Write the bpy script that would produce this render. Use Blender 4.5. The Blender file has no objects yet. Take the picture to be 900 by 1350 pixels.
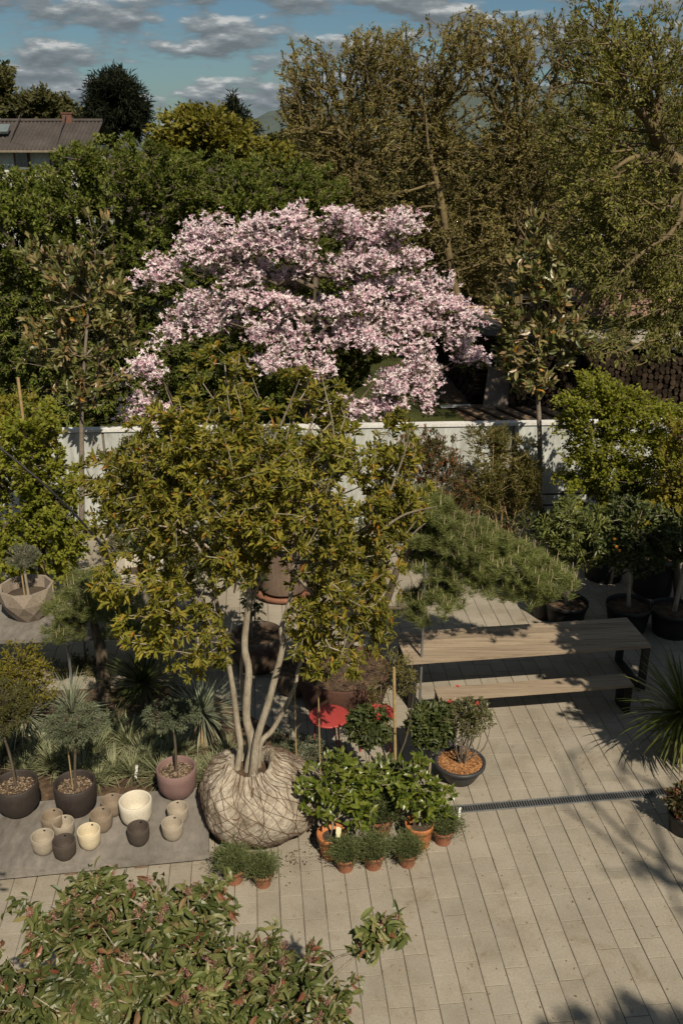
import bpy, math, random
import numpy as np
from mathutils import Vector

random.seed(11)
rng = np.random.default_rng(11)
sc = bpy.context.scene
C = sc.collection
R = math.radians

# ------------------------------------------------------------------ camera
F, HZ, CAMH = 1250.0, 180.0, 7.5
PITCH = math.atan((675 - HZ) / F)
CP, SP = math.cos(PITCH), math.sin(PITCH)
cam_d = bpy.data.cameras.new('camera')
cam = bpy.data.objects.new('camera', cam_d)
C.objects.link(cam)
cam.location = (0, 0, CAMH)
cam.rotation_euler = (math.pi / 2 - PITCH, 0, 0)
cam_d.sensor_fit = 'VERTICAL'
cam_d.sensor_height = 36.0
cam_d.lens = F / 1350 * 36.0
cam_d.clip_end = 5000
sc.camera = cam


def ray(x, y):
    u = (x - 450) / F
    v = (675 - y) / F
    return np.array([u, CP + v * SP, -SP + v * CP])


def G(x, y, z=0.0):
    d = ray(x, y)
    t = (CAMH - z) / -d[2]
    return np.array([d[0] * t, d[1] * t, z])


def P(x, y, D):
    d = ray(x, y)
    t = D / d[1]
    return np.array([d[0] * t, D, CAMH + d[2] * t])


def mpp(y, D):
    return D / ray(450, y)[1] / F      # metres per photo pixel at that depth


# ------------------------------------------------------------------ materials
def new_mat(name):
    m = bpy.data.materials.new(name)
    m.use_nodes = True
    nt = m.node_tree
    for n in list(nt.nodes):
        nt.nodes.remove(n)
    out = nt.nodes.new('ShaderNodeOutputMaterial')
    return m, nt, out


def ramp(nt, stops):
    r = nt.nodes.new('ShaderNodeValToRGB')
    els = r.color_ramp.elements
    while len(els) > 1:
        els.remove(els[-1])
    els[0].position = stops[0][0]
    els[0].color = (*stops[0][1], 1)
    for p, c in stops[1:]:
        e = els.new(p)
        e.color = (*c, 1)
    return r


def surf(name, cols, scale=4.0, rough=0.8, bump=0.25, bscale=None, detail=6, stretch=(1, 1, 1), metal=0.0,
         spec=0.4, bdist=0.02, rnd=0.0, fine=0.25):
    """A solid surface: large and small noise between colours, bump, a little per-piece tone."""
    m, nt, out = new_mat(name)
    L = nt.links
    b = nt.nodes.new('ShaderNodeBsdfPrincipled')
    L.new(b.outputs[0], out.inputs[0])
    tc = nt.nodes.new('ShaderNodeTexCoord')
    mp = nt.nodes.new('ShaderNodeMapping')
    mp.inputs['Scale'].default_value = stretch
    L.new(tc.outputs['Object'], mp.inputs[0])
    n1 = nt.nodes.new('ShaderNodeTexNoise')
    n1.inputs['Scale'].default_value = scale
    n1.inputs['Detail'].default_value = detail
    n1.inputs['Roughness'].default_value = 0.62
    L.new(mp.outputs[0], n1.inputs['Vector'])
    cols = [tuple(c * 0.80 for c in q) for q in cols]
    k = len(cols)
    st = [(0.3 + 0.4 * i / max(1, k - 1), c) for i, c in enumerate(cols)]
    r = ramp(nt, st)
    L.new(n1.outputs['Fac'], r.inputs[0])
    col = r.outputs[0]
    n2 = nt.nodes.new('ShaderNodeTexNoise')
    n2.inputs['Scale'].default_value = bscale or scale * 9
    n2.inputs['Detail'].default_value = 5
    n2.inputs['Roughness'].default_value = 0.7
    L.new(mp.outputs[0], n2.inputs['Vector'])
    if fine or rnd:
        mr = nt.nodes.new('ShaderNodeMapRange')
        mr.inputs[1].default_value = 0.3
        mr.inputs[2].default_value = 0.7
        mr.inputs[3].default_value = 1 - fine
        mr.inputs[4].default_value = 1 + fine
        L.new(n2.outputs['Fac'], mr.inputs[0])
        val = mr.outputs[0]
        if rnd:
            g = nt.nodes.new('ShaderNodeNewGeometry')
            m2 = nt.nodes.new('ShaderNodeMapRange')
            m2.inputs[3].default_value = 1 - rnd
            m2.inputs[4].default_value = 1 + rnd
            L.new(g.outputs['Random Per Island'], m2.inputs[0])
            mu = nt.nodes.new('ShaderNodeMath')
            mu.operation = 'MULTIPLY'
            L.new(val, mu.inputs[0])
            L.new(m2.outputs[0], mu.inputs[1])
            val = mu.outputs[0]
        hs = nt.nodes.new('ShaderNodeHueSaturation')
        L.new(val, hs.inputs['Value'])
        L.new(col, hs.inputs['Color'])
        col = hs.outputs[0]
    L.new(col, b.inputs['Base Color'])
    b.inputs['Roughness'].default_value = rough
    b.inputs['Metallic'].default_value = metal
    b.inputs['Specular IOR Level'].default_value = spec
    if bump:
        bp = nt.nodes.new('ShaderNodeBump')
        bp.inputs['Strength'].default_value = bump
        bp.inputs['Distance'].default_value = bdist
        L.new(n2.outputs['Fac'], bp.inputs['Height'])
        L.new(bp.outputs[0], b.inputs['Normal'])
    return m


def leafy(name, stops, rough=0.5, trans=0.3, spec=0.35, patch=0.25, pscale=1.2, tint=(1.25, 1.2, 0.45)):
    """Leaves: each leaf its own tone (random per island), tree-scale drift, light coming through."""
    m, nt, out = new_mat(name)
    L = nt.links
    g = nt.nodes.new('ShaderNodeNewGeometry')
    r = ramp(nt, stops)
    L.new(g.outputs['Random Per Island'], r.inputs[0])
    tc = nt.nodes.new('ShaderNodeTexCoord')
    n = nt.nodes.new('ShaderNodeTexNoise')
    n.inputs['Scale'].default_value = pscale
    n.inputs['Detail'].default_value = 3
    L.new(tc.outputs['Object'], n.inputs['Vector'])
    mr = nt.nodes.new('ShaderNodeMapRange')
    mr.inputs[1].default_value = 0.3
    mr.inputs[2].default_value = 0.7
    mr.inputs[3].default_value = 1 - patch
    mr.inputs[4].default_value = 1 + patch
    L.new(n.outputs['Fac'], mr.inputs[0])
    hs = nt.nodes.new('ShaderNodeHueSaturation')
    L.new(mr.outputs[0], hs.inputs['Value'])
    L.new(r.outputs[0], hs.inputs['Color'])
    b = nt.nodes.new('ShaderNodeBsdfPrincipled')
    L.new(hs.outputs[0], b.inputs['Base Color'])
    b.inputs['Roughness'].default_value = rough
    b.inputs['Specular IOR Level'].default_value = spec
    if trans <= 0:
        L.new(b.outputs[0], out.inputs[0])
        return m
    t = nt.nodes.new('ShaderNodeBsdfTranslucent')
    mx = nt.nodes.new('ShaderNodeMix')
    mx.data_type = 'RGBA'
    mx.blend_type = 'MULTIPLY'
    mx.inputs[0].default_value = 1
    mx.inputs[7].default_value = (*tint, 1)
    L.new(hs.outputs[0], mx.inputs[6])
    L.new(mx.outputs[2], t.inputs['Color'])
    ms = nt.nodes.new('ShaderNodeMixShader')
    ms.inputs[0].default_value = trans
    L.new(b.outputs[0], ms.inputs[1])
    L.new(t.outputs[0], ms.inputs[2])
    L.new(ms.outputs[0], out.inputs[0])
    return m


def even(cols):
    k = len(cols)
    return [(i / max(1, k - 1), c) for i, c in enumerate(cols)]


M = {}
M['paver'] = surf('paver_concrete', [(0.255, 0.227, 0.182), (0.31, 0.279, 0.226), (0.348, 0.315, 0.257)], 1.3, 0.88, 0.4, 45, rnd=0.07, bdist=0.006, fine=0.15)
M['joint'] = surf('joint_sand', [(0.06, 0.042, 0.026), (0.16, 0.125, 0.085)], 5, 0.95, 0.5)
M['soil'] = surf('soil', [(0.035, 0.026, 0.017), (0.075, 0.055, 0.036), (0.05, 0.042, 0.022)], 1.5, 0.95, 0.8, 20)
M['mulch'] = surf('bark_mulch', [(0.035, 0.023, 0.014), (0.10, 0.062, 0.036), (0.21, 0.135, 0.078)], 9, 0.95, 0.9, 45, bdist=0.03)
M['lawn'] = surf('lawn', [(0.028, 0.034, 0.012), (0.058, 0.066, 0.020), (0.09, 0.094, 0.034)], 0.9, 0.95, 0.8, 30, bdist=0.05, spec=.1)  # grass tones lowered: the walnuts' shade over the lawn is in this colour
M['hill'] = surf('far_hill', [(0.06, 0.085, 0.08), (0.09, 0.115, 0.10)], 0.03, 0.95, 0)
M['wall'] = surf('painted_concrete', [(0.22, 0.22, 0.19), (0.42, 0.44, 0.42), (0.53, 0.56, 0.54), (0.57, 0.60, 0.58)], 1.6, 0.9, 0.25, 9, detail=9, stretch=(1.6, 1.6, 0.35), fine=0.2)
M['coping'] = surf('white_coping', [(0.62, 0.62, 0.60), (0.75, 0.75, 0.73)], 3, 0.7, 0.1)
M['plinth'] = surf('grey_plinth', [(0.10, 0.088, 0.075), (0.165, 0.148, 0.13), (0.215, 0.195, 0.172), (0.26, 0.235, 0.21)], 1.8, 0.8, 0.3, 14, detail=10, stretch=(1, 0.4, 1), fine=.2)
M['darkmetal'] = surf('black_steel', [(0.016, 0.015, 0.014), (0.03, 0.028, 0.026)], 5, 0.5, 0.05, metal=0.3)
M['galv'] = surf('galvanised_steel', [(0.30, 0.31, 0.32), (0.42, 0.43, 0.44)], 6, 0.4, 0.05, metal=0.7)
M['wood'] = surf('weathered_larch', [(0.195, 0.146, 0.10), (0.295, 0.23, 0.163), (0.36, 0.29, 0.21)], 2.2, 0.8, 0.25, 30, stretch=(0.35, 9, 9), rnd=0.16, bdist=0.004, detail=9)
M['oldwood'] = surf('old_planks', [(0.10, 0.065, 0.04), (0.20, 0.14, 0.09)], 3, 0.9, 0.4, 24, rnd=0.25)
M['palewood'] = surf('fresh_pallet_wood', [(0.30, 0.20, 0.11), (0.42, 0.30, 0.18)], 3, 0.85, 0.3, 24, rnd=0.2)
M['bark'] = surf('smooth_bark', [(0.20, 0.165, 0.12), (0.33, 0.285, 0.215), (0.43, 0.38, 0.295)], 9, 0.85, 0.5, 40, stretch=(1, 1, 0.35))
M['barkdark'] = surf('dark_bark', [(0.055, 0.042, 0.03), (0.11, 0.085, 0.06), (0.16, 0.125, 0.085)], 5, 0.9, 0.7, 26, stretch=(1, 1, 0.3))
M['barkmoss'] = surf('mossy_bark', [(0.08, 0.062, 0.035), (0.16, 0.12, 0.06), (0.20, 0.16, 0.06)], 2.5, 0.9, 0.6, 14)
M['barkgrey'] = surf('grey_bark', [(0.15, 0.12, 0.095), (0.27, 0.23, 0.18)], 3, 0.9, 0.5, 18)
M['bamboo'] = surf('bamboo_cane', [(0.30, 0.20, 0.09), (0.46, 0.34, 0.17)], 7, 0.6, 0.1, stretch=(1, 1, 2))
M['burlap'] = surf('burlap', [(0.13, 0.098, 0.066), (0.32, 0.272, 0.208), (0.46, 0.408, 0.33), (0.36, 0.312, 0.245)], 4.2, 0.95, 1.0, 15, detail=10, bdist=0.035, fine=0.32)
M['netting'] = surf('rusty_wire', [(0.10, 0.055, 0.032), (0.17, 0.10, 0.06)], 10, 0.8, 0)
M['blackpot'] = surf('black_plastic', [(0.012, 0.012, 0.012), (0.022, 0.021, 0.02)], 6, 0.5, 0.05)
M['bowlpot'] = surf('charcoal_plastic', [(0.035, 0.036, 0.04), (0.055, 0.055, 0.06)], 5, 0.5, 0.05)
M['terra'] = surf('terracotta_orange', [(0.42, 0.15, 0.05), (0.52, 0.20, 0.075)], 8, 0.7, 0.1)
M['terrab'] = surf('terracotta_brown', [(0.30, 0.115, 0.06), (0.40, 0.17, 0.095)], 8, 0.8, 0.15)
M['corten'] = surf('corten_steel', [(0.045, 0.022, 0.016), (0.085, 0.038, 0.024), (0.062, 0.03, 0.022)], 3.5, 0.85, 0.2)
M['rim'] = surf('rusty_ring', [(0.20, 0.085, 0.05), (0.30, 0.14, 0.085)], 5, 0.8, 0.2)
M['reed'] = surf('woven_reed', [(0.13, 0.09, 0.065), (0.23, 0.165, 0.12)], 3, 0.85, 0.8, 40, stretch=(5, 5, 0.6))
M['facet_tan'] = surf('tan_ceramic', [(0.26, 0.21, 0.165), (0.31, 0.26, 0.205)], 3, 0.75, 0.08)
M['facet_white'] = surf('off_white_ceramic', [(0.50, 0.46, 0.39), (0.58, 0.535, 0.46)], 3, 0.7, 0.08)
M['brownglaze'] = surf('brown_glaze', [(0.075, 0.052, 0.038), (0.13, 0.092, 0.065)], 5, 0.5, 0.12)
M['redpaint'] = surf('red_powder_coat', [(0.33, 0.040, 0.034), (0.38, 0.050, 0.042)], 6, 0.55, 0.03, fine=0.10)
M['tag'] = surf('plant_tag', [(0.70, 0.70, 0.66), (0.78, 0.78, 0.75)], 6, 0.5, 0)
M['tagyellow'] = surf('printed_plant_tag', [(0.62, 0.58, 0.28), (0.70, 0.68, 0.50)], 14, 0.5, 0)
M['rooftile'] = surf('fibre_cement_roof', [(0.05, 0.042, 0.038), (0.085, 0.072, 0.066)], 0.8, 0.9, 0.2, 6)
M['render'] = surf('pale_render', [(0.56, 0.58, 0.57), (0.68, 0.70, 0.69)], 0.7, 0.9, 0.05)
M['brick'] = surf('red_brick', [(0.13, 0.06, 0.042), (0.19, 0.095, 0.07)], 6, 0.9, 0.4, 30, rnd=0.2)
M['palebrick'] = surf('salmon_brick', [(0.33, 0.20, 0.15), (0.45, 0.30, 0.23)], 4, 0.9, 0.4, 30, rnd=0.2)
M['glass'] = surf('window_glass', [(0.10, 0.13, 0.14), (0.16, 0.19, 0.20)], 1, 0.1, 0, spec=0.8)
M['sheet'] = surf('roofing_felt', [(0.035, 0.033, 0.032), (0.085, 0.08, 0.076)], 1.6, 0.8, 0.3, 8, spec=.2)
M['log'] = surf('split_logs', [(0.014, 0.010, 0.007), (0.034, 0.024, 0.016), (0.07, 0.05, 0.034)], 1.5, 0.95, 0.5, 20, rnd=0.6, spec=.1)  # dark weathered wood, with the shade under the walnuts put into the colour
M['board'] = surf('grey_board', [(0.16, 0.13, 0.11), (0.23, 0.19, 0.165)], 2, 0.85, 0.2)
M['path'] = surf('pale_gravel', [(0.32, 0.29, 0.24), (0.42, 0.39, 0.33)], 3, 0.95, 0.4)
M['rubber'] = surf('black_rubber', [(0.012, 0.012, 0.012), (0.02, 0.02, 0.02)], 5, 0.5, 0)
M['fruit'] = surf('orange_peel', [(0.70, 0.24, 0.02), (0.78, 0.30, 0.03)], 8, 0.45, 0.1, 60)
M['glaze_dark'] = surf('dark_brown_stoneware', [(0.055, 0.042, 0.034), (0.075, 0.058, 0.047)], 6, 0.75, 0.15, 60, bdist=0.003, fine=0.17, detail=9)
M['glaze_taupe'] = surf('taupe_stoneware', [(0.20, 0.155, 0.11), (0.26, 0.205, 0.15)], 6, 0.75, 0.15, 60, bdist=0.003, fine=0.17, detail=9)
M['glaze_grey'] = surf('greige_stoneware', [(0.31, 0.265, 0.205), (0.37, 0.32, 0.25)], 6, 0.75, 0.15, 60, bdist=0.003, fine=0.17, detail=9)
M['glaze_cream'] = surf('cream_stoneware', [(0.55, 0.47, 0.32), (0.62, 0.54, 0.38)], 6, 0.7, 0.15, 60, bdist=0.003, fine=0.17, detail=9)
M['glaze_white'] = surf('ivory_stoneware', [(0.58, 0.53, 0.43), (0.66, 0.61, 0.50)], 6, 0.7, 0.15, 60, bdist=0.003, fine=0.17, detail=9)
M['glaze_mauve'] = surf('mauve_stoneware', [(0.19, 0.115, 0.105), (0.235, 0.15, 0.135)], 6, 0.7, 0.15, 60, bdist=0.003, fine=0.17, detail=9)
M['glaze_black'] = surf('black_stoneware', [(0.03, 0.022, 0.019), (0.045, 0.035, 0.03)], 12, 0.65, 0.15, 60, bdist=0.003)
M['pebble'] = surf('potting_gravel', [(0.16, 0.10, 0.06), (0.36, 0.27, 0.18), (0.50, 0.42, 0.32)], 45, 0.9, 1.0, 70, bdist=0.02)
M['bulb'] = surf('corky_bulb', [(0.26, 0.18, 0.10), (0.40, 0.30, 0.18)], 8, 0.9, 0.8, 30)

M['l_hero'] = leafy('evergreen_leaf', [(0, (0.070, 0.082, 0.012)), (0.3, (0.145, 0.150, 0.020)), (0.65, (0.235, 0.215, 0.034)), (0.94, (0.30, 0.25, 0.045)), (0.985, (0.32, 0.18, 0.025)), (1, (0.33, 0.14, 0.02))], 0.5, 0.42, 0.25)
M['l_fore'] = leafy('photinia_leaf', [(0, (0.045, 0.062, 0.015)), (0.4, (0.09, 0.108, 0.030)), (0.78, (0.145, 0.155, 0.054)), (0.91, (0.19, 0.175, 0.075)), (0.955, (0.18, 0.10, 0.05)), (1, (0.22, 0.08, 0.048))], 0.42, 0.25, 0.4, 0.35, 3.0)
M['bud'] = leafy('flower_buds', even([(0.20, 0.10, 0.075), (0.34, 0.20, 0.16), (0.26, 0.09, 0.07)]), 0.7, 0)
M['l_mass'] = leafy('hazel_leaf', even([(0.060, 0.088, 0.014), (0.105, 0.138, 0.022), (0.155, 0.18, 0.036), (0.22, 0.228, 0.068)]), 0.6, 0.4, 0.2, 0.4, 0.6)
M['l_lime'] = leafy('lime_leaf', even([(0.10, 0.105, 0.014), (0.16, 0.15, 0.02), (0.22, 0.19, 0.034)]), 0.55, 0.35, 0.25, 0.25, 0.5)
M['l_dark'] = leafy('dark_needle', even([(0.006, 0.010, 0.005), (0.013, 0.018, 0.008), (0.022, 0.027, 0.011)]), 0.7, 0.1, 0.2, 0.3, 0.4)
M['l_far'] = leafy('far_tree_leaf', even([(0.04, 0.044, 0.016), (0.07, 0.072, 0.026), (0.105, 0.10, 0.038)]), 0.6, 0.25, 0.2, 0.3, 0.3)
M['l_walnut'] = leafy('walnut_leaf', even([(0.095, 0.088, 0.030), (0.17, 0.152, 0.050), (0.24, 0.21, 0.072), (0.27, 0.215, 0.10)]), 0.6, 0.4, 0.2, 0.55, 0.45)
M['l_walnutg'] = leafy('greener_walnut_leaf', even([(0.085, 0.092, 0.026), (0.15, 0.152, 0.042), (0.22, 0.208, 0.062)]), 0.6, 0.4, 0.2, 0.55, 0.45)
M['l_magn'] = leafy('leathery_leaf', [(0, (0.050, 0.066, 0.016)), (0.35, (0.115, 0.122, 0.034)), (0.65, (0.185, 0.172, 0.066)), (0.84, (0.22, 0.155, 0.07)), (0.97, (0.26, 0.175, 0.09)), (1, (0.42, 0.20, 0.02))], 0.36, 0.18, 0.5)
M['petal'] = leafy('pink_petal', [(0, (0.42, 0.19, 0.28)), (.22, (0.64, 0.42, 0.50)), (.46, (0.88, 0.80, 0.81)), (1, (0.93, 0.90, 0.90))], 0.6, 0.42, 0.2, 0.16, 1.3, (1, 0.90, 0.96))
M['petalfew'] = leafy('red_flower', even([(0.45, 0.05, 0.05), (0.55, 0.10, 0.08)]), 0.6, 0.2, 0.2)
M['l_pinkgreen'] = leafy('young_magnolia_leaf', even([(0.06, 0.075, 0.016), (0.11, 0.125, 0.028)]), 0.5, 0.3)
M['l_pine'] = leafy('pine_needle', even([(0.075, 0.095, 0.026), (0.14, 0.165, 0.046), (0.21, 0.225, 0.078)]), 0.5, 0.28, 0.25, 0.2)
M['candle'] = leafy('pine_candle', even([(0.24, 0.20, 0.11), (0.34, 0.285, 0.175)]), 0.8, 0)
M['l_maple'] = leafy('maple_leaf', even([(0.105, 0.13, 0.013), (0.175, 0.195, 0.020), (0.275, 0.27, 0.036)]), 0.55, 0.48, 0.25, 0.2, 2)
M['l_mapley'] = leafy('gold_maple_leaf', even([(0.12, 0.118, 0.012), (0.19, 0.172, 0.020), (0.26, 0.21, 0.034)]), 0.55, 0.45, 0.25, 0.2, 2)
M['l_bamboo'] = leafy('bamboo_leaf', even([(0.085, 0.085, 0.022), (0.14, 0.135, 0.036), (0.21, 0.175, 0.065)]), 0.5, 0.3)
M['l_nandina'] = leafy('red_tipped_leaf', [(0, (0.06, 0.065, 0.022)), (0.6, (0.12, 0.115, 0.045)), (0.82, (0.17, 0.10, 0.045)), (1, (0.32, 0.07, 0.035))], 0.5, 0.3)
M['l_shrub'] = leafy('olive_leaf', even([(0.048, 0.055, 0.014), (0.085, 0.09, 0.024), (0.14, 0.13, 0.038)]), 0.5, 0.3)
M['l_laurel'] = leafy('laurel_leaf', even([(0.028, 0.042, 0.011), (0.054, 0.070, 0.017), (0.095, 0.108, 0.032)]), 0.5, 0.18, 0.35)
M['l_willowy'] = leafy('lance_leaf', even([(0.065, 0.085, 0.022), (0.115, 0.135, 0.036), (0.18, 0.19, 0.06)]), 0.4, 0.25, 0.4)
M['l_camel'] = leafy('camellia_leaf', even([(0.055, 0.08, 0.010), (0.10, 0.13, 0.016), (0.165, 0.185, 0.03)]), 0.34, 0.3, 0.5)
M['l_rosem'] = leafy('rosemary_leaf', even([(0.055, 0.075, 0.026), (0.10, 0.125, 0.042), (0.17, 0.19, 0.08)]), 0.5, 0.15)
M['l_blue'] = leafy('blue_spike', even([(0.12, 0.145, 0.095), (0.19, 0.215, 0.145), (0.29, 0.30, 0.21)]), 0.5, 0.1)
M['l_tuft'] = leafy('grey_green_blade', even([(0.13, 0.15, 0.075), (0.21, 0.225, 0.12), (0.33, 0.33, 0.19)]), 0.55, 0.15)
M['l_conif'] = leafy('blue_conifer', even([(0.07, 0.088, 0.048), (0.11, 0.132, 0.074), (0.16, 0.18, 0.105)]), 0.6, 0.1)
M['l_yucca'] = leafy('yucca_blade', even([(0.04, 0.055, 0.012), (0.085, 0.105, 0.022), (0.18, 0.18, 0.04)]), 0.38, 0.3, 0.45)
M['l_azalea'] = leafy('azalea_leaf', even([(0.05, 0.058, 0.018), (0.10, 0.105, 0.036), (0.165, 0.14, 0.06)]), 0.4, 0.2, 0.5)
M['l_cedar'] = leafy('cedar_spray', even([(0.09, 0.098, 0.06), (0.15, 0.155, 0.10)]), 0.6, 0.1)
M['l_dry'] = leafy('dry_leaf', even([(0.12, 0.07, 0.03), (0.22, 0.13, 0.06), (0.26, 0.19, 0.10)]), 0.8, 0.1)

# ------------------------------------------------------------------ mesh building


class MB:
    """Collects geometry in world coordinates and links it as ONE mesh object."""

    def __init__(self):
        self.v, self.f, self.n = [], [], 0       # f: (loops flat, totals, mat, smooth)

    def add(self, V, faces, mat=0, smooth=False):
        """faces: an (n,k) int array"""
        V = np.asarray(V, float).reshape(-1, 3)
        faces = np.asarray(faces, np.int64)
        if len(faces) == 0:
            return
        self.v.append(V)
        self.f.append((faces.ravel() + self.n, np.full(len(faces), faces.shape[1]), mat, smooth))
        self.n += len(V)

    def box(self, c, s, rz=0.0, mat=0, tilt=None):
        x, y, z = np.array(s) / 2
        V = np.array([[-x, -y, -z], [x, -y, -z], [x, y, -z], [-x, y, -z], [-x, -y, z], [x, -y, z], [x, y, z], [-x, y, z]])
        if tilt is not None:
            V = V @ np.asarray(tilt).T
        if rz:
            a, b = math.cos(rz), math.sin(rz)
            V = V @ np.array([[a, b, 0], [-b, a, 0], [0, 0, 1]])
        self.add(V + np.array(c), [[0, 3, 2, 1], [4, 5, 6, 7], [0, 1, 5, 4], [1, 2, 6, 5], [2, 3, 7, 6], [3, 0, 4, 7]], mat)

    def prism(self, poly, z0, z1, mat=0):
        """vertical prism on a plan outline"""
        k = len(poly)
        V = [(p[0], p[1], z0) for p in poly] + [(p[0], p[1], z1) for p in poly]
        V = np.array(V)
        self.add(V, [list(range(k))[::-1]], mat)
        self.add(V, [list(range(k, 2 * k))], mat)
        self.add(V, [[i, (i + 1) % k, k + (i + 1) % k, k + i] for i in range(k)], mat)

    def lathe(self, prof, n=24, mat=0, c=(0, 0, 0), smooth=True, wob=0.0):
        prof = np.asarray(prof, float)
        k = len(prof)
        a = np.arange(n) * 2 * math.pi / n
        V = np.zeros((k, n, 3))
        V[:, :, 0] = prof[:, :1] * np.cos(a)
        V[:, :, 1] = prof[:, :1] * np.sin(a)
        V[:, :, 2] = prof[:, 1:]
        if wob:
            V[:, :, :2] *= (1 + wob * np.sin(3 * a + 1) * 0.6 + wob * np.sin(5 * a))[None, :, None]
        idx = np.arange(k * n).reshape(k, n)
        f = np.stack([idx[:-1], np.roll(idx, -1, 1)[:-1], np.roll(idx, -1, 1)[1:], idx[1:]], -1).reshape(-1, 4)
        self.add(V.reshape(-1, 3) + np.array(c), f, mat, smooth)

    def segs(self, A, B, ra, rb, sides=4, mat=0):
        """many straight tapered pieces at once"""
        A, B = np.asarray(A, float), np.asarray(B, float)
        if len(A) == 0:
            return
        d = B - A
        d /= np.linalg.norm(d, axis=1)[:, None] + 1e-9
        ref = np.where(np.abs(d[:, 2:3]) > 0.9, [[1, 0, 0]], [[0, 0, 1]])
        s = np.cross(d, ref)
        s /= np.linalg.norm(s, axis=1)[:, None] + 1e-9
        t = np.cross(d, s)
        N = len(A)
        a = np.arange(sides) * 2 * math.pi / sides
        ring = s[:, None] * np.cos(a)[None, :, None] + t[:, None] * np.sin(a)[None, :, None]
        V = np.concatenate([A[:, None] + ring * np.asarray(ra).reshape(-1, 1, 1), B[:, None] + ring * np.asarray(rb).reshape(-1, 1, 1)], 1)
        base = (np.arange(N) * 2 * sides)[:, None]
        fs = []
        for i in range(sides):
            j = (i + 1) % sides
            fs.append(np.concatenate([base + i, base + j, base + sides + j, base + sides + i], 1))
        self.add(V.reshape(-1, 3), np.concatenate(fs), mat, True)

    def tube(self, path, rad, sides=8, mat=0, cap=True, sub=4, wob=0.0):
        """a smooth tube through points (Catmull-Rom)"""
        p = np.asarray(path, float)
        r = np.broadcast_to(np.asarray(rad, float), (len(p),)) if np.ndim(rad) == 0 else np.asarray(rad, float)
        if sub > 1 and len(p) > 2:
            q, rr = [], []
            pe = np.vstack([2 * p[0] - p[1], p, 2 * p[-1] - p[-2]])
            for i in range(len(p) - 1):
                a, b, c, d = pe[i:i + 4]
                for k in range(sub):
                    t = k / sub
                    q.append(0.5 * (2 * b + (c - a) * t + (2 * a - 5 * b + 4 * c - d) * t * t + (3 * b - a - 3 * c + d) * t ** 3))
                    rr.append(r[i] * (1 - t) + r[i + 1] * t)
            q.append(p[-1])
            rr.append(r[-1])
            p, r = np.array(q), np.array(rr)
        if wob:
            r = r * (1 + wob * rng.uniform(-1, 1, len(r)))
        m = len(p)
        tan = np.gradient(p, axis=0)
        tan /= np.linalg.norm(tan, axis=1)[:, None] + 1e-9
        s = np.cross(tan[0], [0.3, 0.9, 0.1])
        s /= np.linalg.norm(s)
        a = np.arange(sides) * 2 * math.pi / sides
        V = np.zeros((m, sides, 3))
        for i in range(m):
            s = s - tan[i] * np.dot(s, tan[i])
            s /= np.linalg.norm(s) + 1e-9
            t = np.cross(tan[i], s)
            V[i] = p[i] + r[i] * (np.cos(a)[:, None] * s + np.sin(a)[:, None] * t)
        idx = np.arange(m * sides).reshape(m, sides)
        f = np.stack([idx[:-1], np.roll(idx, -1, 1)[:-1], np.roll(idx, -1, 1)[1:], idx[1:]], -1).reshape(-1, 4)
        self.add(V.reshape(-1, 3), f, mat, True)
        if cap:
            self.add(V[0], [list(range(sides))[::-1]], mat)
            self.add(V[-1], [list(range(sides))], mat)

    LEAF = {
        'diamond': (np.array([[0, 0, 0], [.42, .5, .10], [1, 0, -.06], [.42, -.5, .10]]), [[0, 1, 2], [0, 2, 3]]),
        'oval': (np.array([[0, 0, 0], [.5, 0, -.03], [1, 0, -.16], [.22, .38, .07], [.66, .42, .03], [.22, -.38, .07], [.66, -.42, .03]]),
                 [[0, 1, 4, 3], [0, 5, 6, 1], [1, 2, 4, 4], [1, 6, 2, 2]]),
        'curl': (np.array([[0, 0, 0], [.28, 0, .03], [.6, 0, .0], [.84, 0, -.10], [1, 0, -.22],
                           [.26, .36, .13], [.6, .46, .10], [.84, .26, -.03], [.26, -.36, .13], [.6, -.46, .10], [.84, -.26, -.03]]),
                 [[0, 1, 5, 5], [1, 2, 6, 5], [2, 3, 7, 6], [3, 4, 7, 7], [0, 8, 1, 1], [1, 8, 9, 2], [2, 9, 10, 3], [3, 10, 4, 4]]),
        'needle': (np.array([[0, .5, 0], [0, -.5, 0], [1, 0, 0]]), [[0, 1, 2]]),
        'blade': (np.array([[0, .5, 0], [0, -.5, 0], [.45, .42, .0], [.45, -.42, .0], [.8, .25, -.07], [.8, -.25, -.07], [1, 0, -.16]]),
                  [[0, 1, 3, 2], [2, 3, 5, 4], [4, 5, 6, 6]]),
    }

    def leaves(self, Pp, D, N, L, W, kind='diamond', mat=0):
        """scatter leaves: base point, direction, face normal, length, width"""
        Pp, D, N = (np.asarray(q, float) for q in (Pp, D, N))
        if len(Pp) == 0:
            return
        n = len(Pp)
        L = np.broadcast_to(np.asarray(L, float), (n,))
        W = np.broadcast_to(np.asarray(W, float), (n,))
        D = D / (np.linalg.norm(D, axis=1)[:, None] + 1e-9)
        S = np.cross(N, D)
        S /= np.linalg.norm(S, axis=1)[:, None] + 1e-9
        N = np.cross(D, S)
        T, fc = MB.LEAF[kind]
        V = (Pp[:, None] + D[:, None] * (T[None, :, :1] * L[:, None, None]) + S[:, None] * (T[None, :, 1:2] * W[:, None, None])
             + N[:, None] * (T[None, :, 2:] * L[:, None, None]))
        k = len(T)
        base = (np.arange(n) * k)[:, None]
        quads = [f for f in fc if len(f) == 4 and f[2] != f[3]]
        tris = [f[:3] for f in fc if len(f) == 3 or f[2] == f[3]]
        off = self.n
        self.v.append(V.reshape(-1, 3))
        self.n += n * k
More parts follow.
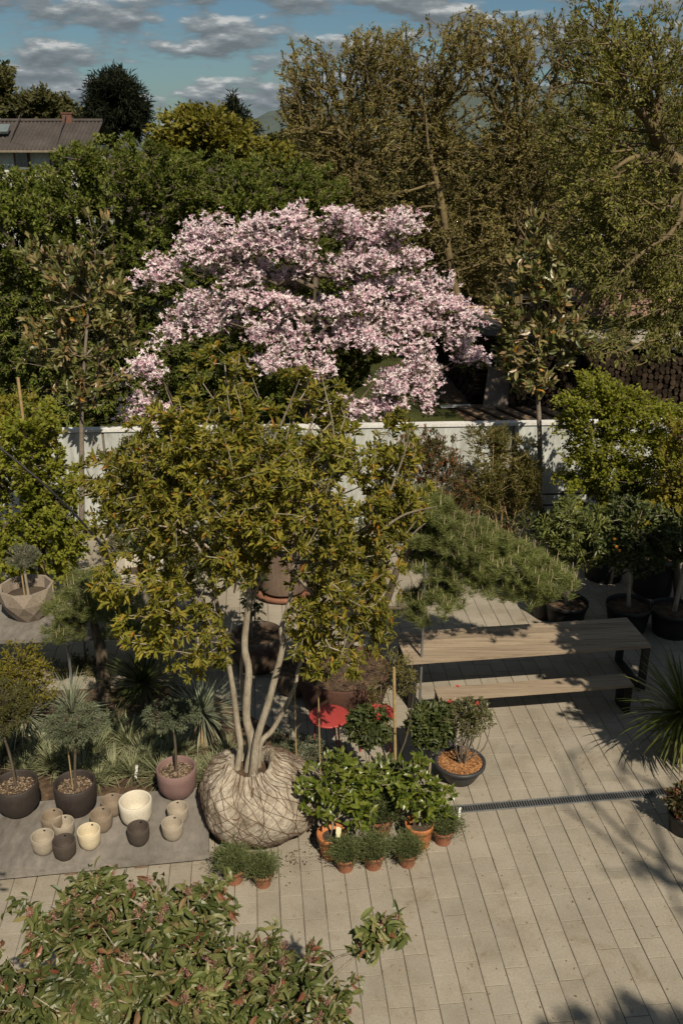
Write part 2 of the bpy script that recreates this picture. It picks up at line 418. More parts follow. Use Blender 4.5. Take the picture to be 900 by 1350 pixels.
        for fl in (quads, tris):
            if fl:
                a = np.concatenate([base + np.array(f)[None] for f in fl]) + off
                self.f.append((a.ravel(), np.full(len(a), a.shape[1]), mat, False))

    def build(self, name, mats, parent=None, loc=None):
        me = bpy.data.meshes.new(name)
        V = np.concatenate(self.v)
        o0 = np.zeros(3)
        if parent is not None:
            q, pl = parent, np.zeros(3)
            while q is not None:
                pl = pl + np.array(q.location)
                q = q.parent
            o0 = pl
        elif loc is not None:
            o0 = np.array(loc, float)
        V = V - o0
        loops = np.concatenate([f[0] for f in self.f])
        tot = np.concatenate([f[1] for f in self.f])
        me.vertices.add(len(V))
        me.vertices.foreach_set('co', V.astype(np.float32).ravel())
        me.loops.add(len(loops))
        me.loops.foreach_set('vertex_index', loops.astype(np.int32))
        me.polygons.add(len(tot))
        st = np.concatenate([[0], np.cumsum(tot)[:-1]])
        me.polygons.foreach_set('loop_start', st.astype(np.int32))
        mi = np.concatenate([np.full(len(f[1]), f[2]) for f in self.f])
        me.polygons.foreach_set('material_index', mi.astype(np.int32))
        sm = np.concatenate([np.full(len(f[1]), f[3]) for f in self.f])
        me.polygons.foreach_set('use_smooth', sm.astype(bool))
        if not isinstance(mats, (list, tuple)):
            mats = [mats]
        for m in mats:
            me.materials.append(m)
        me.update(calc_edges=True)
        o = bpy.data.objects.new(name, me)
        C.objects.link(o)
        if parent is not None:
            o.parent = parent
        elif loc is not None:
            o.location = loc
        return o


def tag(o, label=None, cat=None, group=None, kind=None):
    for k, v in (('label', label), ('category', cat), ('group', group), ('kind', kind)):
        if v:
            o[k] = v
    return o


def thing(name, label, cat, loc=(0, 0, 0), group=None):
    o = bpy.data.objects.new(name, None)
    C.objects.link(o)
    o.location = tuple(float(v) for v in loc)
    o.empty_display_size = 0.1
    return tag(o, label, cat, group)


def dup(root, loc, rz=0.0, s=1.0, label=None):
    """a copy of a thing with copies of its parts and sub-parts"""
    r = root.copy()
    C.objects.link(r)
    r.location = tuple(float(v) for v in loc)
    r.rotation_euler = (0, 0, rz)
    r.scale = (s, s, s)
    if label:
        r['label'] = label
    for ch in list(root.children):
        c = ch.copy()
        C.objects.link(c)
        c.parent = r
        for g in list(ch.children):
            d = g.copy()
            C.objects.link(d)
            d.parent = c
    return r


# ------------------------------------------------------------------ plants
def unit(n):
    d = rng.normal(size=(n, 3))
    return d / np.linalg.norm(d, axis=1)[:, None]


_wf = np.random.default_rng(3).normal(size=(5, 3))
_wp = np.random.default_rng(4).uniform(0, 6.28, 5)


def lump(p, s):
    """cheap smooth 3D variation in about -1..1"""
    p = np.asarray(p)
    return sum(np.sin((p @ w) * s + q) for w, q in zip(_wf, _wp)) / 3.0


def lobe(x, y, rx, ry, D, dep=None):
    """a part of a crown seen at a photo position, as an ellipsoid in the world"""
    m = mpp(y, D)
    return (P(x, y, D), np.array([rx * m, dep if dep else rx * m * 0.8, ry * m / max(0.6, CP)]))


def fill(lobes, n, shell=0.45, gap=0.0, gs=2.0, up=False):
    """points through the lobes, more towards their skins, with gaps"""
    vol = np.array([np.prod(r) ** (0.75) for c, r in lobes])
    vol /= vol.sum()
    out = []
    for (c, r), v in zip(lobes, vol):
        k = max(3, int(n * v))
        d = unit(k * 3)
        if up:
            d[:, 2] = np.abs(d[:, 2]) * 0.9 - 0.15
        rad = rng.uniform(0, 1, k * 3) ** shell
        p = c + d * rad[:, None] * r
        if gap:
            p = p[lump(p, gs) > -1 + gap * 2 - 1 * (rng.uniform(0, 1, len(p)) < 0.15)]
        out.append(p[:k])
    return np.concatenate(out)


def grow(trunk, tr, targets, jit=0.12, pl=0.35, r0=0.006, e=2.3, rmax=None, step=0.6):
    """branches from a trunk polyline out to every target; returns A,B,ra,rb and twig directions"""
    nodes = [np.asarray(q, float) for q in trunk]
    par = [i - 1 for i in range(len(nodes))]
    plen = [0.0]
    for i in range(1, len(nodes)):
        plen.append(plen[-1] + np.linalg.norm(nodes[i] - nodes[i - 1]))
    nt = len(nodes)
    arr = np.zeros((nt + len(targets) * 6, 3))
    pa = np.zeros(len(arr))
    arr[:nt] = nodes
    pa[:nt] = np.array(plen) * 0.5
    cnt = nt
    lo = max(1, nt // 3)
    td = np.min(np.linalg.norm(targets[:, None] - arr[None, lo:nt], axis=2), axis=1)
    tips = []
    for i in np.argsort(td):
        t = targets[i]
        dd = np.linalg.norm(arr[lo:cnt] - t, axis=1)
        j = int(np.argmin(dd + pl * pa[lo:cnt] + 0.5 * np.maximum(0, arr[lo:cnt, 2] - t[2]))) + lo
        d = dd[j - lo]
        k = int(min(5, max(1, round(d / step))))
        prev = j
        for q in range(1, k + 1):
            w = q / k
            pos = arr[j] * (1 - w) + t * w
            if q < k:
                pos = pos + rng.normal(size=3) * jit * d / k + np.array([0, 0, -0.10 * d * math.sin(math.pi * w) * 0.6])
            arr[cnt] = pos
            pa[cnt] = pa[prev] + np.linalg.norm(pos - arr[prev])
            par.append(prev)
            prev = cnt
            cnt += 1
        tips.append((i, prev))
    par = np.array(par)
    arr = arr[:cnt]
    acc = np.zeros(cnt)
    for i in range(cnt - 1, 0, -1):
        if acc[i] == 0:
            acc[i] = r0 ** e
        acc[par[i]] += acc[i]
    rad = acc ** (1 / e)
    rad[0] = max(rad[0], 1e-4)
    idx = np.arange(max(nt, 1), cnt)
    A, B = arr[par[idx]], arr[idx]
    rb = rad[idx]
    ra = np.minimum(rad[par[idx]], rb * 1.35)
    tipdir = np.zeros((len(targets), 3))
    for i, k in tips:
        tipdir[i] = arr[k] - arr[par[k]]
    tipdir /= np.linalg.norm(tipdir, axis=1)[:, None] + 1e-9
    if rmax:
        ra, rb = np.minimum(ra, rmax), np.minimum(rb, rmax)
    return A, B, ra, rb, tipdir


def sprays(T, dirs, k, spread, L, W, back=0.1, up=0.0, nup=0.6, whorl=False, droop=0.0, lv=0.3):
    """leaf placements round twig tips: P, D, N, L, W"""
    n = len(T)
    t = np.repeat(T, k, 0)
    d = np.repeat(dirs, k, 0)
    m = len(t)
    if whorl:
        rd = unit(m)
        rd -= d * np.sum(rd * d, 1)[:, None]
        rd /= np.linalg.norm(rd, axis=1)[:, None] + 1e-9
        e = rng.uniform(0.15, 0.9, (m, 1))
        D = d * e + rd * spread
    else:
        D = d + unit(m) * spread
    D[:, 2] += up - droop
    p = t - d * rng.uniform(0, 1, (m, 1)) * back + rng.normal(size=(m, 3)) * back * 0.25
    N = unit(m) * 0.6 + np.array([.12, -.30, 1.0]) * nup * 1.1
    ll = L * rng.uniform(1 - lv, 1 + lv, m)
    return p, D, N, ll, ll * (W / L)


def tree(name, label, cat, base, trunk, tr, lobes, n, k, L, W, leafm, barkm, kind='diamond', spread=0.9, shell=0.45, gap=0.0,
         gs=2.0, back=0.15, up=0.1, group=None, r0=0.006, whorl=False, droop=0.0, sides=4, nup=0.6, extra=None, step=0.6,
         jit=0.12, e=2.3, trunk_sides=9, upl=False, outward=0.5, stems=None, rmax=None, pl=0.35):
    root = thing(name, label, cat, base, group)
    T = fill(lobes, n, shell, gap, gs, upl)
    tk = np.asarray(trunk, float)
    A, B, ra, rb, td = grow(tk, tr, T, r0=r0, step=step, jit=jit, e=e, rmax=rmax or np.max(tr) * 0.7, pl=pl)
    mb = MB()
    mb.tube(tk, tr, trunk_sides, 0, wob=0.06)
    if stems:
        for q, rr in stems:
            mb.tube(q, rr, 8, 0, wob=0.08)
    mb.segs(A, B, ra, rb, sides, 0)
    mb.build('trunk', barkm, root)
    cen = np.mean([c for c, r in lobes], 0)
    o = T - cen
    o /= np.linalg.norm(o, axis=1)[:, None] + 1e-9
    dirs = td * (1 - outward) + o * outward
    dirs /= np.linalg.norm(dirs, axis=1)[:, None] + 1e-9
    mb = MB()
    mb.leaves(*sprays(T, dirs, k, spread, L, W, back, up, nup, whorl, droop), kind)
    if extra:
        extra(mb, T, dirs)
    cr = mb.build('crown', leafm, root)
    return root, T, dirs


def pot_profile(rt, h, rb=None, th=0.012, lip=0.0, round_=False, soil=0.85):
    rb = rb or rt * 0.78
    if round_:
        out = [(0.001, 0), (rb * 0.75, 0), (rb * 0.93, h * 0.03), (rb * 1.02, h * 0.10), (rt * 0.93, h * 0.28), (rt * 0.985, h * 0.5), (rt, h * 0.75), (rt, h - th * .3)]
    else:
        out = [(0.001, 0), (rb * 0.96, 0), (rb, h * 0.02), (rb + (rt - rb) * 0.5, h * 0.5), (rt, h * 0.86)]
        if lip:
            out += [(rt + lip * .9, h * 0.865), (rt + lip, h * 0.88), (rt + lip, h - .004)]
        else:
            out += [(rt, h - .004)]
    ro = out[-1][0]
    inn = [(ro - th * 0.3, h), (ro - th * 0.8, h), (ro - th * 1.1, h - th * .4), (ro - th * 1.3, h * soil), (rb * 0.8, h * 0.12), (0.001, h * 0.08)]
    return out + inn


def soil_disc(mb, r, z, mat=0, bumps=0.012):
    n = 20
    pr = [(0.001, z + 0.01)] + [(r * t, z + 0.008 * math.cos(t * 2)) for t in (0.3, 0.6, 0.85, 1.0)]
    mb.lathe(pr, n, mat, smooth=True)


# ================================================================== SETTING
def sheet(name, poly, z, m, kind='structure', res=None):
    mb = MB()
    k = len(poly)
    mb.add(np.array([(p[0], p[1], z) for p in poly]), [list(range(k))])
    o = mb.build(name, m)
    o['kind'] = kind
    return o


sheet('ground', [(-1500, -300), (1500, -300), (1500, 3000), (-1500, 3000)], -0.03, M['soil'])
sheet('lawn', [(-40, 18.6), (40, 18.6), (60, 90), (-60, 90)], -0.012, M['lawn'])
sheet('paving_bed', [(-9, 1), (12, 1), (12, 18.2), (-9, 16.6)], -0.009, M['joint'])

# paving of narrow concrete slabs, courses running away from the camera
PANG = R(5.2)
ca, sa = math.cos(PANG), math.sin(PANG)
mb = MB()
W_, GAP = 0.238, 0.0052
V, fs = [], []
for i in range(-34, 50):
    u0 = i * W_ + 0.06
    v = 1.5 + random.random() * 0.4
    while v < 18.0:
        ln = random.choice((0.24, 0.28, 0.32, 0.36, 0.42))
        gj = random.choice((.004, .005, .006))
        a, b, c, d = u0 + GAP / 2, u0 + W_ - GAP / 2, v + gj / 2, v + ln - gj / 2
        z = random.uniform(-0.0022, 0.0022)
        jx = random.uniform(-.0016, .0016)
        a, b = a + jx, b + jx + random.uniform(-.0012, .0012)
        e_ = 0.003
        q = [(a, c, z - .006), (b, c, z - .006), (b, d, z - .006), (a, d, z - .006), (a + e_, c + e_, z), (b - e_, c + e_, z), (b - e_, d - e_, z), (a + e_, d - e_, z)]
        o = len(V)
        for (x, y, zz) in q:
            V.append((x * ca - y * sa, x * sa + y * ca, zz))
        fs += [(o + 4, o + 5, o + 6, o + 7), (o, o + 1, o + 5, o + 4), (o + 1, o + 2, o + 6, o + 5), (o + 2, o + 3, o + 7, o + 6), (o + 3, o, o + 4, o + 7)]
        v += ln
mb.add(np.array(V), np.array(fs))
pv = mb.build('paving', M['paver'])
pv['kind'] = 'structure'


def paver_stains():
    """patchy grime and darker joints on the paving, in the place's own coordinates"""
    nt = M['paver'].node_tree
    L = nt.links
    b = [n for n in nt.nodes if n.type == 'BSDF_PRINCIPLED'][0]
    src = b.inputs['Base Color'].links[0].from_socket
    tc = nt.nodes.new('ShaderNodeTexCoord')
    n = nt.nodes.new('ShaderNodeTexNoise')
    n.inputs['Scale'].default_value = 1.9
    n.inputs['Detail'].default_value = 8
    n.inputs['Roughness'].default_value = 0.7
    n.inputs['Distortion'].default_value = 0.6
    L.new(tc.outputs['Object'], n.inputs['Vector'])
    r = ramp(nt, [(0.30, (0.66, 0.59, 0.50)), (0.38, (0.88, 0.85, 0.80)), (0.48, (0.98, 0.97, 0.95)), (0.62, (1, 1, 1)), (0.72, (1.10, 1.09, 1.06))])
    L.new(n.outputs['Fac'], r.inputs[0])
    n3 = nt.nodes.new('ShaderNodeTexNoise')
    n3.inputs['Scale'].default_value = 9
    n3.inputs['Detail'].default_value = 6
    n3.inputs['Roughness'].default_value = 0.75
    L.new(tc.outputs['Object'], n3.inputs['Vector'])
    r3 = ramp(nt, [(0.31, (0.45, 0.36, 0.27)), (0.39, (1, 1, 1)), (0.68, (1, 1, 1)), (0.74, (1.15, 1.14, 1.12))])
    L.new(n3.outputs['Fac'], r3.inputs[0])
    cur = src
    for rr in (r, r3):
        mx = nt.nodes.new('ShaderNodeMix')
        mx.data_type = 'RGBA'
        mx.blend_type = 'MULTIPLY'
        mx.inputs[0].default_value = 0.85
        L.new(cur, mx.inputs[6])
        L.new(rr.outputs[0], mx.inputs[7])
        cur = mx.outputs[2]
    L.new(cur, b.inputs['Base Color'])


paver_stains()

# mulch bed behind the plinth
bed = sheet('planting_bed', [(-8, 9.0), (-1.75, 9.55), (-1.2, 9.0), (-0.7, 9.6), (-0.6, 10.6), (-1.9, 11.8), (-2.4, 12.0), (-8, 11.6)], 0.012, M['mulch'])
sheet('gravel_path', [G(600, 452)[:2], G(1100, 452)[:2], G(1100, 434)[:2], G(600, 434)[:2]], -0.004, M['path'])
mb = MB()
hx = np.linspace(-700, 900, 60)
hz = 16 + 10 * np.sin(hx * 0.006 + 1) + 8 * np.sin(hx * 0.0137)
hz = np.where(hx < -60, hz - 4, hz + 6)
V = np.concatenate([np.stack([hx, np.full(60, 560.), np.full(60, -1.)], 1), np.stack([hx, np.full(60, 700.), hz], 1), np.stack([hx, np.full(60, 1100.), np.full(60, -1.)], 1)])
mb.add(V, [[i, i + 1, 61 + i, 60 + i] for i in range(59)] + [[60 + i, 61 + i, 121 + i, 120 + i] for i in range(59)], smooth=True)
tag(mb.build('hills', M['hill']), kind='structure')

# leaf litter on the slabs
mb = MB()
k = 420
pp = np.stack([rng.uniform(-3, 4.6, k), rng.uniform(6, 11.5, k), np.full(k, 0.008)], 1)
mb.leaves(pp, unit(k) * [1, 1, 0.05], np.tile([0, 0, 1.], (k, 1)), rng.uniform(0.008, 0.042, k) , rng.uniform(0.006, 0.02, k), 'diamond')
tag(mb.build('leaf_litter', M['l_dry']), kind='stuff')

# ------------------------------------------------------------------ drain channel
A, B = G(575, 1070), G(905, 1042)
ang = math.atan2(B[1] - A[1], B[0] - A[0])
ln = np.linalg.norm(B - A)
mid = (A + B) / 2
dr = thing('drain_channel', 'narrow metal slot drain crossing the paving in front of the long bench', 'drain', (mid[0], mid[1], 0.004))
ex, ey = np.array([math.cos(ang), math.sin(ang), 0]), np.array([-math.sin(ang), math.cos(ang), 0])
mb = MB()
mb.box(mid + [0, 0, 0.002], (ln, 0.125, 0.006), ang)
mb.build('channel_bed', M['blackpot'], dr)
mb = MB()
for s in (-1, 1):
    mb.box(mid + ey * 0.062 * s + [0, 0, 0.008], (ln, 0.012, 0.014), ang)
k = int(ln / 0.032)
for i in range(k):
    mb.box(mid + ex * (i - k / 2 + .5) * 0.032 + [0, 0, 0.009], (0.011, 0.112, 0.009), ang)
mb.build('grate', M['galv'], dr)

# ------------------------------------------------------------------ boundary wall
WA = R(3.2)
wdir = np.array([math.cos(WA), math.sin(WA), 0])
wc = np.array([0.4, 18.35, 0])
wl = thing('concrete_wall', 'pale grey painted concrete boundary wall with white coping behind the nursery yard', 'wall', wc)
for i in range(-6, 7):
    mb = MB()
    c = wc + wdir * (i * 2.05)
    mb.box(c + [0, 0, 1.03], (2.0, 0.14, 2.06), WA)
    mb.build('wall_panel', M['wall'], wl)
    mb = MB()
    mb.box(c + wdir * 1.025 + [0, 0, 1.04], (0.046, 0.10, 2.08), WA)
    mb.build('joint_strip', M['board'], wl)
mb = MB()
mb.box(wc + [0, 0, 2.105], (26.6, 0.2, 0.055), WA)
mb.build('coping', M['coping'], wl)
rf = thing('rail_fence', 'low dark two-rail metal fence along the foot of the pale wall', 'fence', wc + [2.2, -0.5, 0])
mb = MB()
for z in (0.50, 0.74):
    mb.box(wc + wdir * 3.4 + [0, -0.5, z], (4.6, 0.025, 0.03), WA)
mb.build('rail', M['darkmetal'], rf)
for i in range(4):
    mb = MB()
    mb.box(wc + wdir * (1.2 + 1.45 * i) + [0, -0.5, 0.4], (0.04, 0.04, 0.8), WA)
    mb.build('post', M['darkmetal'], rf)

# ================================================================== FURNITURE
# long table
TA = R(7.6)
tx, ty = np.array([math.cos(TA), math.sin(TA), 0]), np.array([-math.sin(TA), math.cos(TA), 0])
t0 = G(858, 851, 0.75)                       # front right corner of the top
TL, TW = 3.55, 0.86
tc_ = t0 - tx * TL / 2 + ty * TW / 2
tb = thing('long_table', 'long slatted wooden table on black steel trapezoid frames', 'table', (tc_[0], tc_[1], 0))
mb = MB()
nb = 6
for i in range(nb):
    w = TW / nb
    mb.box(np.array([tc_[0], tc_[1], 0.728]) + ty * (i - nb / 2 + .5) * w, (TL, w - 0.010, 0.044), TA)
mb.build('tabletop', M['wood'], tb)


def frame_leg(c, half, top, name, parent, taper=0.12, wid=0.10):
    """a steel trapezoid frame standing across the table"""
    mb = MB()
    pts = [(-half, 0.0), (-half + taper, top), (half - taper, top), (half, 0.0)]
    th = 0.07

    def bar(a, b, w=th):
        pa = c + ty * a[0] + np.array([0, 0, a[1]])
        pb = c + ty * b[0] + np.array([0, 0, b[1]])
        d = pb - pa
        L_ = np.linalg.norm(d)
        d = d / L_
        n_ = np.cross(tx, d)
        Rm = np.stack([tx, n_, d], 1)
        mb.box((pa + pb) / 2, (wid, w, L_), tilt=Rm)
    bar((-half + .03, 0.012), (-half + taper + .03, top))
    bar((half - .03, 0.012), (half - taper - .03, top))
    bar((-half + 0.05, 0.03), (half - 0.05, 0.03), 0.05)
    bar((-half + taper, top - 0.03), (half - taper, top - 0.03), 0.05)
    mb.build(name, M['darkmetal'], parent)


base = np.array([tc_[0], tc_[1], 0])
frame_leg(base + tx * (TL / 2 - 0.06), 0.43, 0.704, 'leg_frame', tb, -0.0)
frame_leg(base - tx * (TL / 2 - 0.10), 0.43, 0.704, 'leg_frame', tb, -0.0)
b0 = G(835, 903, 0.45)
BL, BW = 2.75, 0.30
bc = b0 - tx * BL / 2 + ty * BW / 2
bn = thing('bench', 'backless slatted wooden bench on black steel frames along the long table', 'bench', (bc[0], bc[1], 0))
mb = MB()
for i in range(2):
    mb.box(np.array([bc[0], bc[1], 0.43]) + ty * (i - .5) * BW / 2, (BL, BW / 2 - 0.006, 0.042), TA)
mb.build('seat', M['wood'], bn)
bb = np.array([bc[0], bc[1], 0])
for s in (1, -1):
    frame_leg(bb + tx * s * (BL / 2 - 0.06), 0.15, 0.407, 'leg_frame', bn, 0.0, 0.09)

# red bistro table
rt0 = G(447, 1003) + [0, 0.15, 0]
rc = P(435, 943, rt0[1])
rh = 0.62
rc = G(434, 943, rh)
rtb = thing('bistro_table', 'small round red metal table in the shade behind the root ball', 'table', (rc[0], rc[1], 0))
mb = MB()
mb.lathe([(0.001, rh), (0.24, rh), (0.262, rh - .006), (0.265, rh - .022), (0.258, rh - .024), (0.255, rh - 0.01), (0.001, rh - .008)], 36, 0, (rc[0], rc[1], 0))
mb.build('tabletop', M['redpaint'], rtb)
for i in range(3):
    a = R(-50 + i * 120)
    mb = MB()
    mb.tube([(rc[0] + .17 * math.cos(a), rc[1] + .17 * math.sin(a), rh - .012), (rc[0] + .2 * math.cos(a), rc[1] + .2 * math.sin(a), .3), (rc[0] + .27 * math.cos(a), rc[1] + .27 * math.sin(a), 0.0)], 0.011, 8)
    mb.build('leg', M['redpaint'], rtb)
cc = G(497, 992) + [0, .1, 0]
rt2 = thing('bistro_table', 'second small round red metal table hidden behind the rhododendron standard', 'table', cc)
mb = MB()
mb.lathe([(0.001, .56), (0.2, .56), (0.222, .554), (0.225, .538), (0.218, .536), (0.215, .55), (0.001, .552)], 36, 0, cc)
mb.build('tabletop', M['redpaint'], rt2)
for i in range(3):
    a = R(-40 + i * 120)
    ca_, sa_ = math.cos(a), math.sin(a)
    mb = MB()
    mb.tube([cc + [.14 * ca_, .14 * sa_, .548], cc + [.17 * ca_, .17 * sa_, .3], cc + [.24 * ca_, .24 * sa_, 0.0]], 0.011, 8)
    mb.build('leg', M['redpaint'], rt2)

# low display plinth
PA = R(8)
e1, e2 = np.array([math.cos(PA), math.sin(PA), 0]), np.array([-math.sin(PA), math.cos(PA), 0])
o0 = np.array([-1.46, 8.36, 0])
PZ = 0.2
pc = o0 - e1 * 2.0 + e2 * 0.54
pl_ = thing('display_plinth', 'low grey slab plinth carrying the rows of ceramic pots', 'plinth', (pc[0], pc[1], 0))
mb = MB()
mb.box(pc + [0, 0, PZ - 0.075], (4.0, 1.08, 0.15), PA)
mb.build('slab', M['plinth'], pl_)
for s in (-1.7, -0.6, 0.5, 1.25):
    mb = MB()
    for t in (-.47, .40):
        mb = MB()
        mb.box(pc + e1 * s + e2 * t + [0, 0, 0.025], (0.14, 0.1, 0.05), PA)
        mb.build('foot', M['oldwood'], pl_)

# high display table behind
HZT = 0.97
hA = R(4)
h1, h2 = np.array([math.cos(hA), math.sin(hA), 0]), np.array([-math.sin(hA), math.cos(hA), 0])
hr = G(84, 841, HZT) + h1 * 1.9
hc = hr - h1 * 2.6 + h2 * 0.55
ht = thing('display_table', 'tall grey topped display table on thin steel legs behind the planting bed', 'table', (hc[0], hc[1], 0))
mb = MB()
mb.box(hc + [0, 0, -0.03], (5.2, 1.1, 0.06), hA)
mb.build('tabletop', M['plinth'], ht)
for s, t in ((0.73, -.5), (2.5, -.5), (-2.5, -.5), (0.73, .5), (2.5, .5), (-2.5, .5), (-.9, -.5), (-.9, .5)):
    mb = MB()
    q = hc + h1 * s + h2 * t
    mb.tube([(q[0], q[1], HZT - 0.06), (q[0], q[1], 0)], 0.02, 10, sub=1)
    mb.build('leg', M['galv'], ht)

# ================================================================== POTS
def cup(name, label, cat, c, rt, h, m, group=None, hole=True, soil=None):
    r = thing(name, label, cat, c, group)
    mb = MB()
    pr = pot_profile(rt, h, rt * 0.72, rt * 0.11, round_=True, soil=0.5)
    mb.lathe(pr, 36, 0, c)
    bo = mb.build('body', m, r)
    if hole:
        mb = MB()
        a = R(92 + random.uniform(-12, 12))
        rr = rt * 0.868
        mb.box(np.array(c) + [rr * math.cos(a), rr * math.sin(a), h * 0.885], (0.022, 0.012, 0.014), a - math.pi / 2)
        mb.build('drain_hole', M['rubber'], bo)
    if soil:
        mb = MB()
        soil_disc(mb, rt * 0.83, h * 0.80)
        for v in mb.v:
            v += np.array(c)
        kk = 260
        a = rng.uniform(0, 6.28, kk)
        q = np.sqrt(rng.uniform(0, 1, kk)) * rt * 0.8
        pp = np.stack([q * np.cos(a), q * np.sin(a), np.full(kk, h * 0.80 + .008)], 1) + np.array(c)
        mb.leaves(pp, unit(kk) * [1, 1, .35], unit(kk) * .5 + [0, 0, 1], rng.uniform(.014, .034, kk), rng.uniform(.012, .024, kk), 'diamond', 1)
        mb.build('gravel_mulch', [M['mulch'], M['pebble']], bo)
    return r


def onplinth(x, yb, rt):
    q = G(x, yb, PZ)
    return np.array([q[0], q[1] + rt * 0.72, PZ + 0.001])


cups = [
    (68, 1100, .122, .20, 'glaze_taupe', 'shadowed taupe cup pot nearest the large black planter'),
    (83, 1109, .120, .20, 'glaze_grey', 'greige cup pot tucked behind the dark brown one at the left of the plinth'),
    (56, 1130, .125, .22, 'glaze_grey', 'greige cup pot at the left end of the front row'),
    (84, 1137, .125, .22, 'glaze_dark', 'dark brown cup pot between the greige and the cream one'),
    (117, 1123, .125, .23, 'glaze_cream', 'cream yellow cup pot in the front row'),
    (133, 1100, .125, .22, 'glaze_taupe', 'taupe cup pot directly left of the large ivory pot'),
    (147, 1079, .122, .20, 'glaze_taupe', 'taupe cup pot behind, between black planter and large ivory pot'),
    (182, 1118, .122, .22, 'glaze_dark', 'dark brown cup pot in front of the large ivory pot'),
    (227, 1111, .122, .21, 'glaze_dark', 'dark brown cup pot in front of the pinkish beige one'),
    (234, 1089, .120, .20, 'glaze_white', 'pinkish beige cup pot below the mauve planter'),
]
M['glaze_white2'] = M['glaze_grey']
for x, y, rt, h, m, lb in cups:
    mm = M['glaze_grey'] if 'pinkish' in lb else M[m]
    cup('cup_pot', lb, 'pot', onplinth(x, y, rt), rt, h, mm, 'small ceramic cup pots on the plinth')
cup('ivory_pot', 'large ivory stoneware pot, the biggest empty one on the plinth', 'pot', onplinth(178, 1094, .185), .185, .31, M['glaze_white'], hole=False)


def grp_leaves(c, r, n, k, L, W, m_kind='diamond', spread=0.9, shell=0.35, up=0.15, whorl=False, droop=0, back=0.05, gap=0.0, gs=8, upl=False):
    """a compact ball of foliage; returns placements"""
    T = fill([(np.array(c, float), np.array(r, float))], n, shell, gap, gs, upl)
    o = (T - np.array(c)) / np.array(r)
    o /= np.linalg.norm(o, axis=1)[:, None] + 1e-9
    return T, o, sprays(T, o, k, spread, L, W, back, up, 0.6, whorl, droop)


def standard_conifer(label, x, yb, rt, h, potm, stem_h, crown, seed_m='l_conif', stake=True):
    c = onplinth(x, yb, rt)
    r = cup('potted_conifer', label, 'potted tree', c, rt, h, potm, hole=False, soil=True)
    zs = c[2] + h * 0.8
    top = np.array([c[0] + crown[4], c[1], zs + stem_h])
    mb = MB()
    mb.tube([(c[0], c[1], zs - .02), (c[0] + crown[4] * .3 + .01, c[1], zs + stem_h * .5), top], [.017, .015, .013], 8)
    cr = np.array([top[0], top[1], top[2] + crown[2] * 0.4])
    T, o, lv = grp_leaves(cr, crown[:3], crown[3], 22, .035, .009, spread=0.85, shell=0.5, up=-0.05, gap=0.42, gs=11)
    A = np.repeat(top[None], len(T), 0)
    mid = (A * .4 + T * .6) - [0, 0, .03]
    mb.segs(A, mid, .006, .004, 4)
    mb.segs(mid, T, .004, .002, 3)
    mb.build('stem', M['barkdark'], r)
    if stake:
        mb = MB()
        mb.tube([(c[0] - .022, c[1] - .02, zs - .02), (c[0] - .02, c[1] - .02, zs + stem_h + .02)], .008, 8, sub=1)
        mb.build('stake', M['bamboo'], r)
    mb = MB()
    mb.leaves(*lv, 'diamond')
    mb.build('foliage', M[seed_m], r)
    return r


standard_conifer('mauve stoneware planter with a small weeping conifer standard', 232, 1058, .235, .38, M['glaze_mauve'], .74, (.36, .32, .16, 250, 0.0), stake=False)
standard_conifer('black stoneware planter with a blue conifer standard and pale stake', 98, 1081, .24, .40, M['glaze_black'], .80, (.40, .34, .19, 330, .10))
standard_conifer('black planter with a leaning mini tree at the left edge of the plinth', 20, 1082, .25, .40, M['glaze_black'], .95, (.46, .4, .34, 420, -.10), 'l_shrub', stake=False)

# faceted pots on the high table


def facet(name, label, c, r, h, m, cat='pot', n=8, group=None):
    root = thing(name, label, cat, c, group)
    mb = MB()
    rings = [(0.55, 0), (0.80, .30), (1.0, .62), (1.0, 1.0)]
    V = []
    for j, (q, z) in enumerate(rings):
        for i in range(n):
            a = 2 * math.pi * (i + .5 * (j % 2)) / n
            V.append((c[0] + r * q * math.cos(a), c[1] + r * q * math.sin(a), c[2] + h * z))
    fs = [list(range(n))[::-1]]
    mb.add(V, fs)
    tr_ = []
    for j in range(len(rings) - 1):
        for i in range(n):
            i2 = (i + 1) % n
            if j % 2 == 0:
                tr_ += [[j * n + i, j * n + i2, (j + 1) * n + i], [j * n + i2, (j + 1) * n + i2, (j + 1) * n + i]]
            else:
                tr_ += [[j * n + i, j * n + i2, (j + 1) * n + i2], [j * n + i, (j + 1) * n + i2, (j + 1) * n + i]]
    mb.add(V, tr_)
    # thick rim and inside
    top = len(rings) - 1
    ins = []
    for q, z in ((0.90, 1.0), (0.86, 0.6)):
        for i in range(n):
            a = 2 * math.pi * (i + .5 * (top % 2)) / n
            ins.append((c[0] + r * q * math.cos(a), c[1] + r * q * math.sin(a), c[2] + h * z))
    W2 = V[top * n:] + ins
    q4 = []
    for k in range(2):
        for i in range(n):
            i2 = (i + 1) % n
            q4.append([k * n + i, k * n + i2, (k + 1) * n + i2, (k + 1) * n + i])
    mb.add(W2, q4)
    mb.build('body', m, root)
    mb = MB()
    soil_disc(mb, r * .84, h * .66)
    for v in mb.v:
        v += np.array(c)
    mb.build('soil', M['soil'], root)
    return root


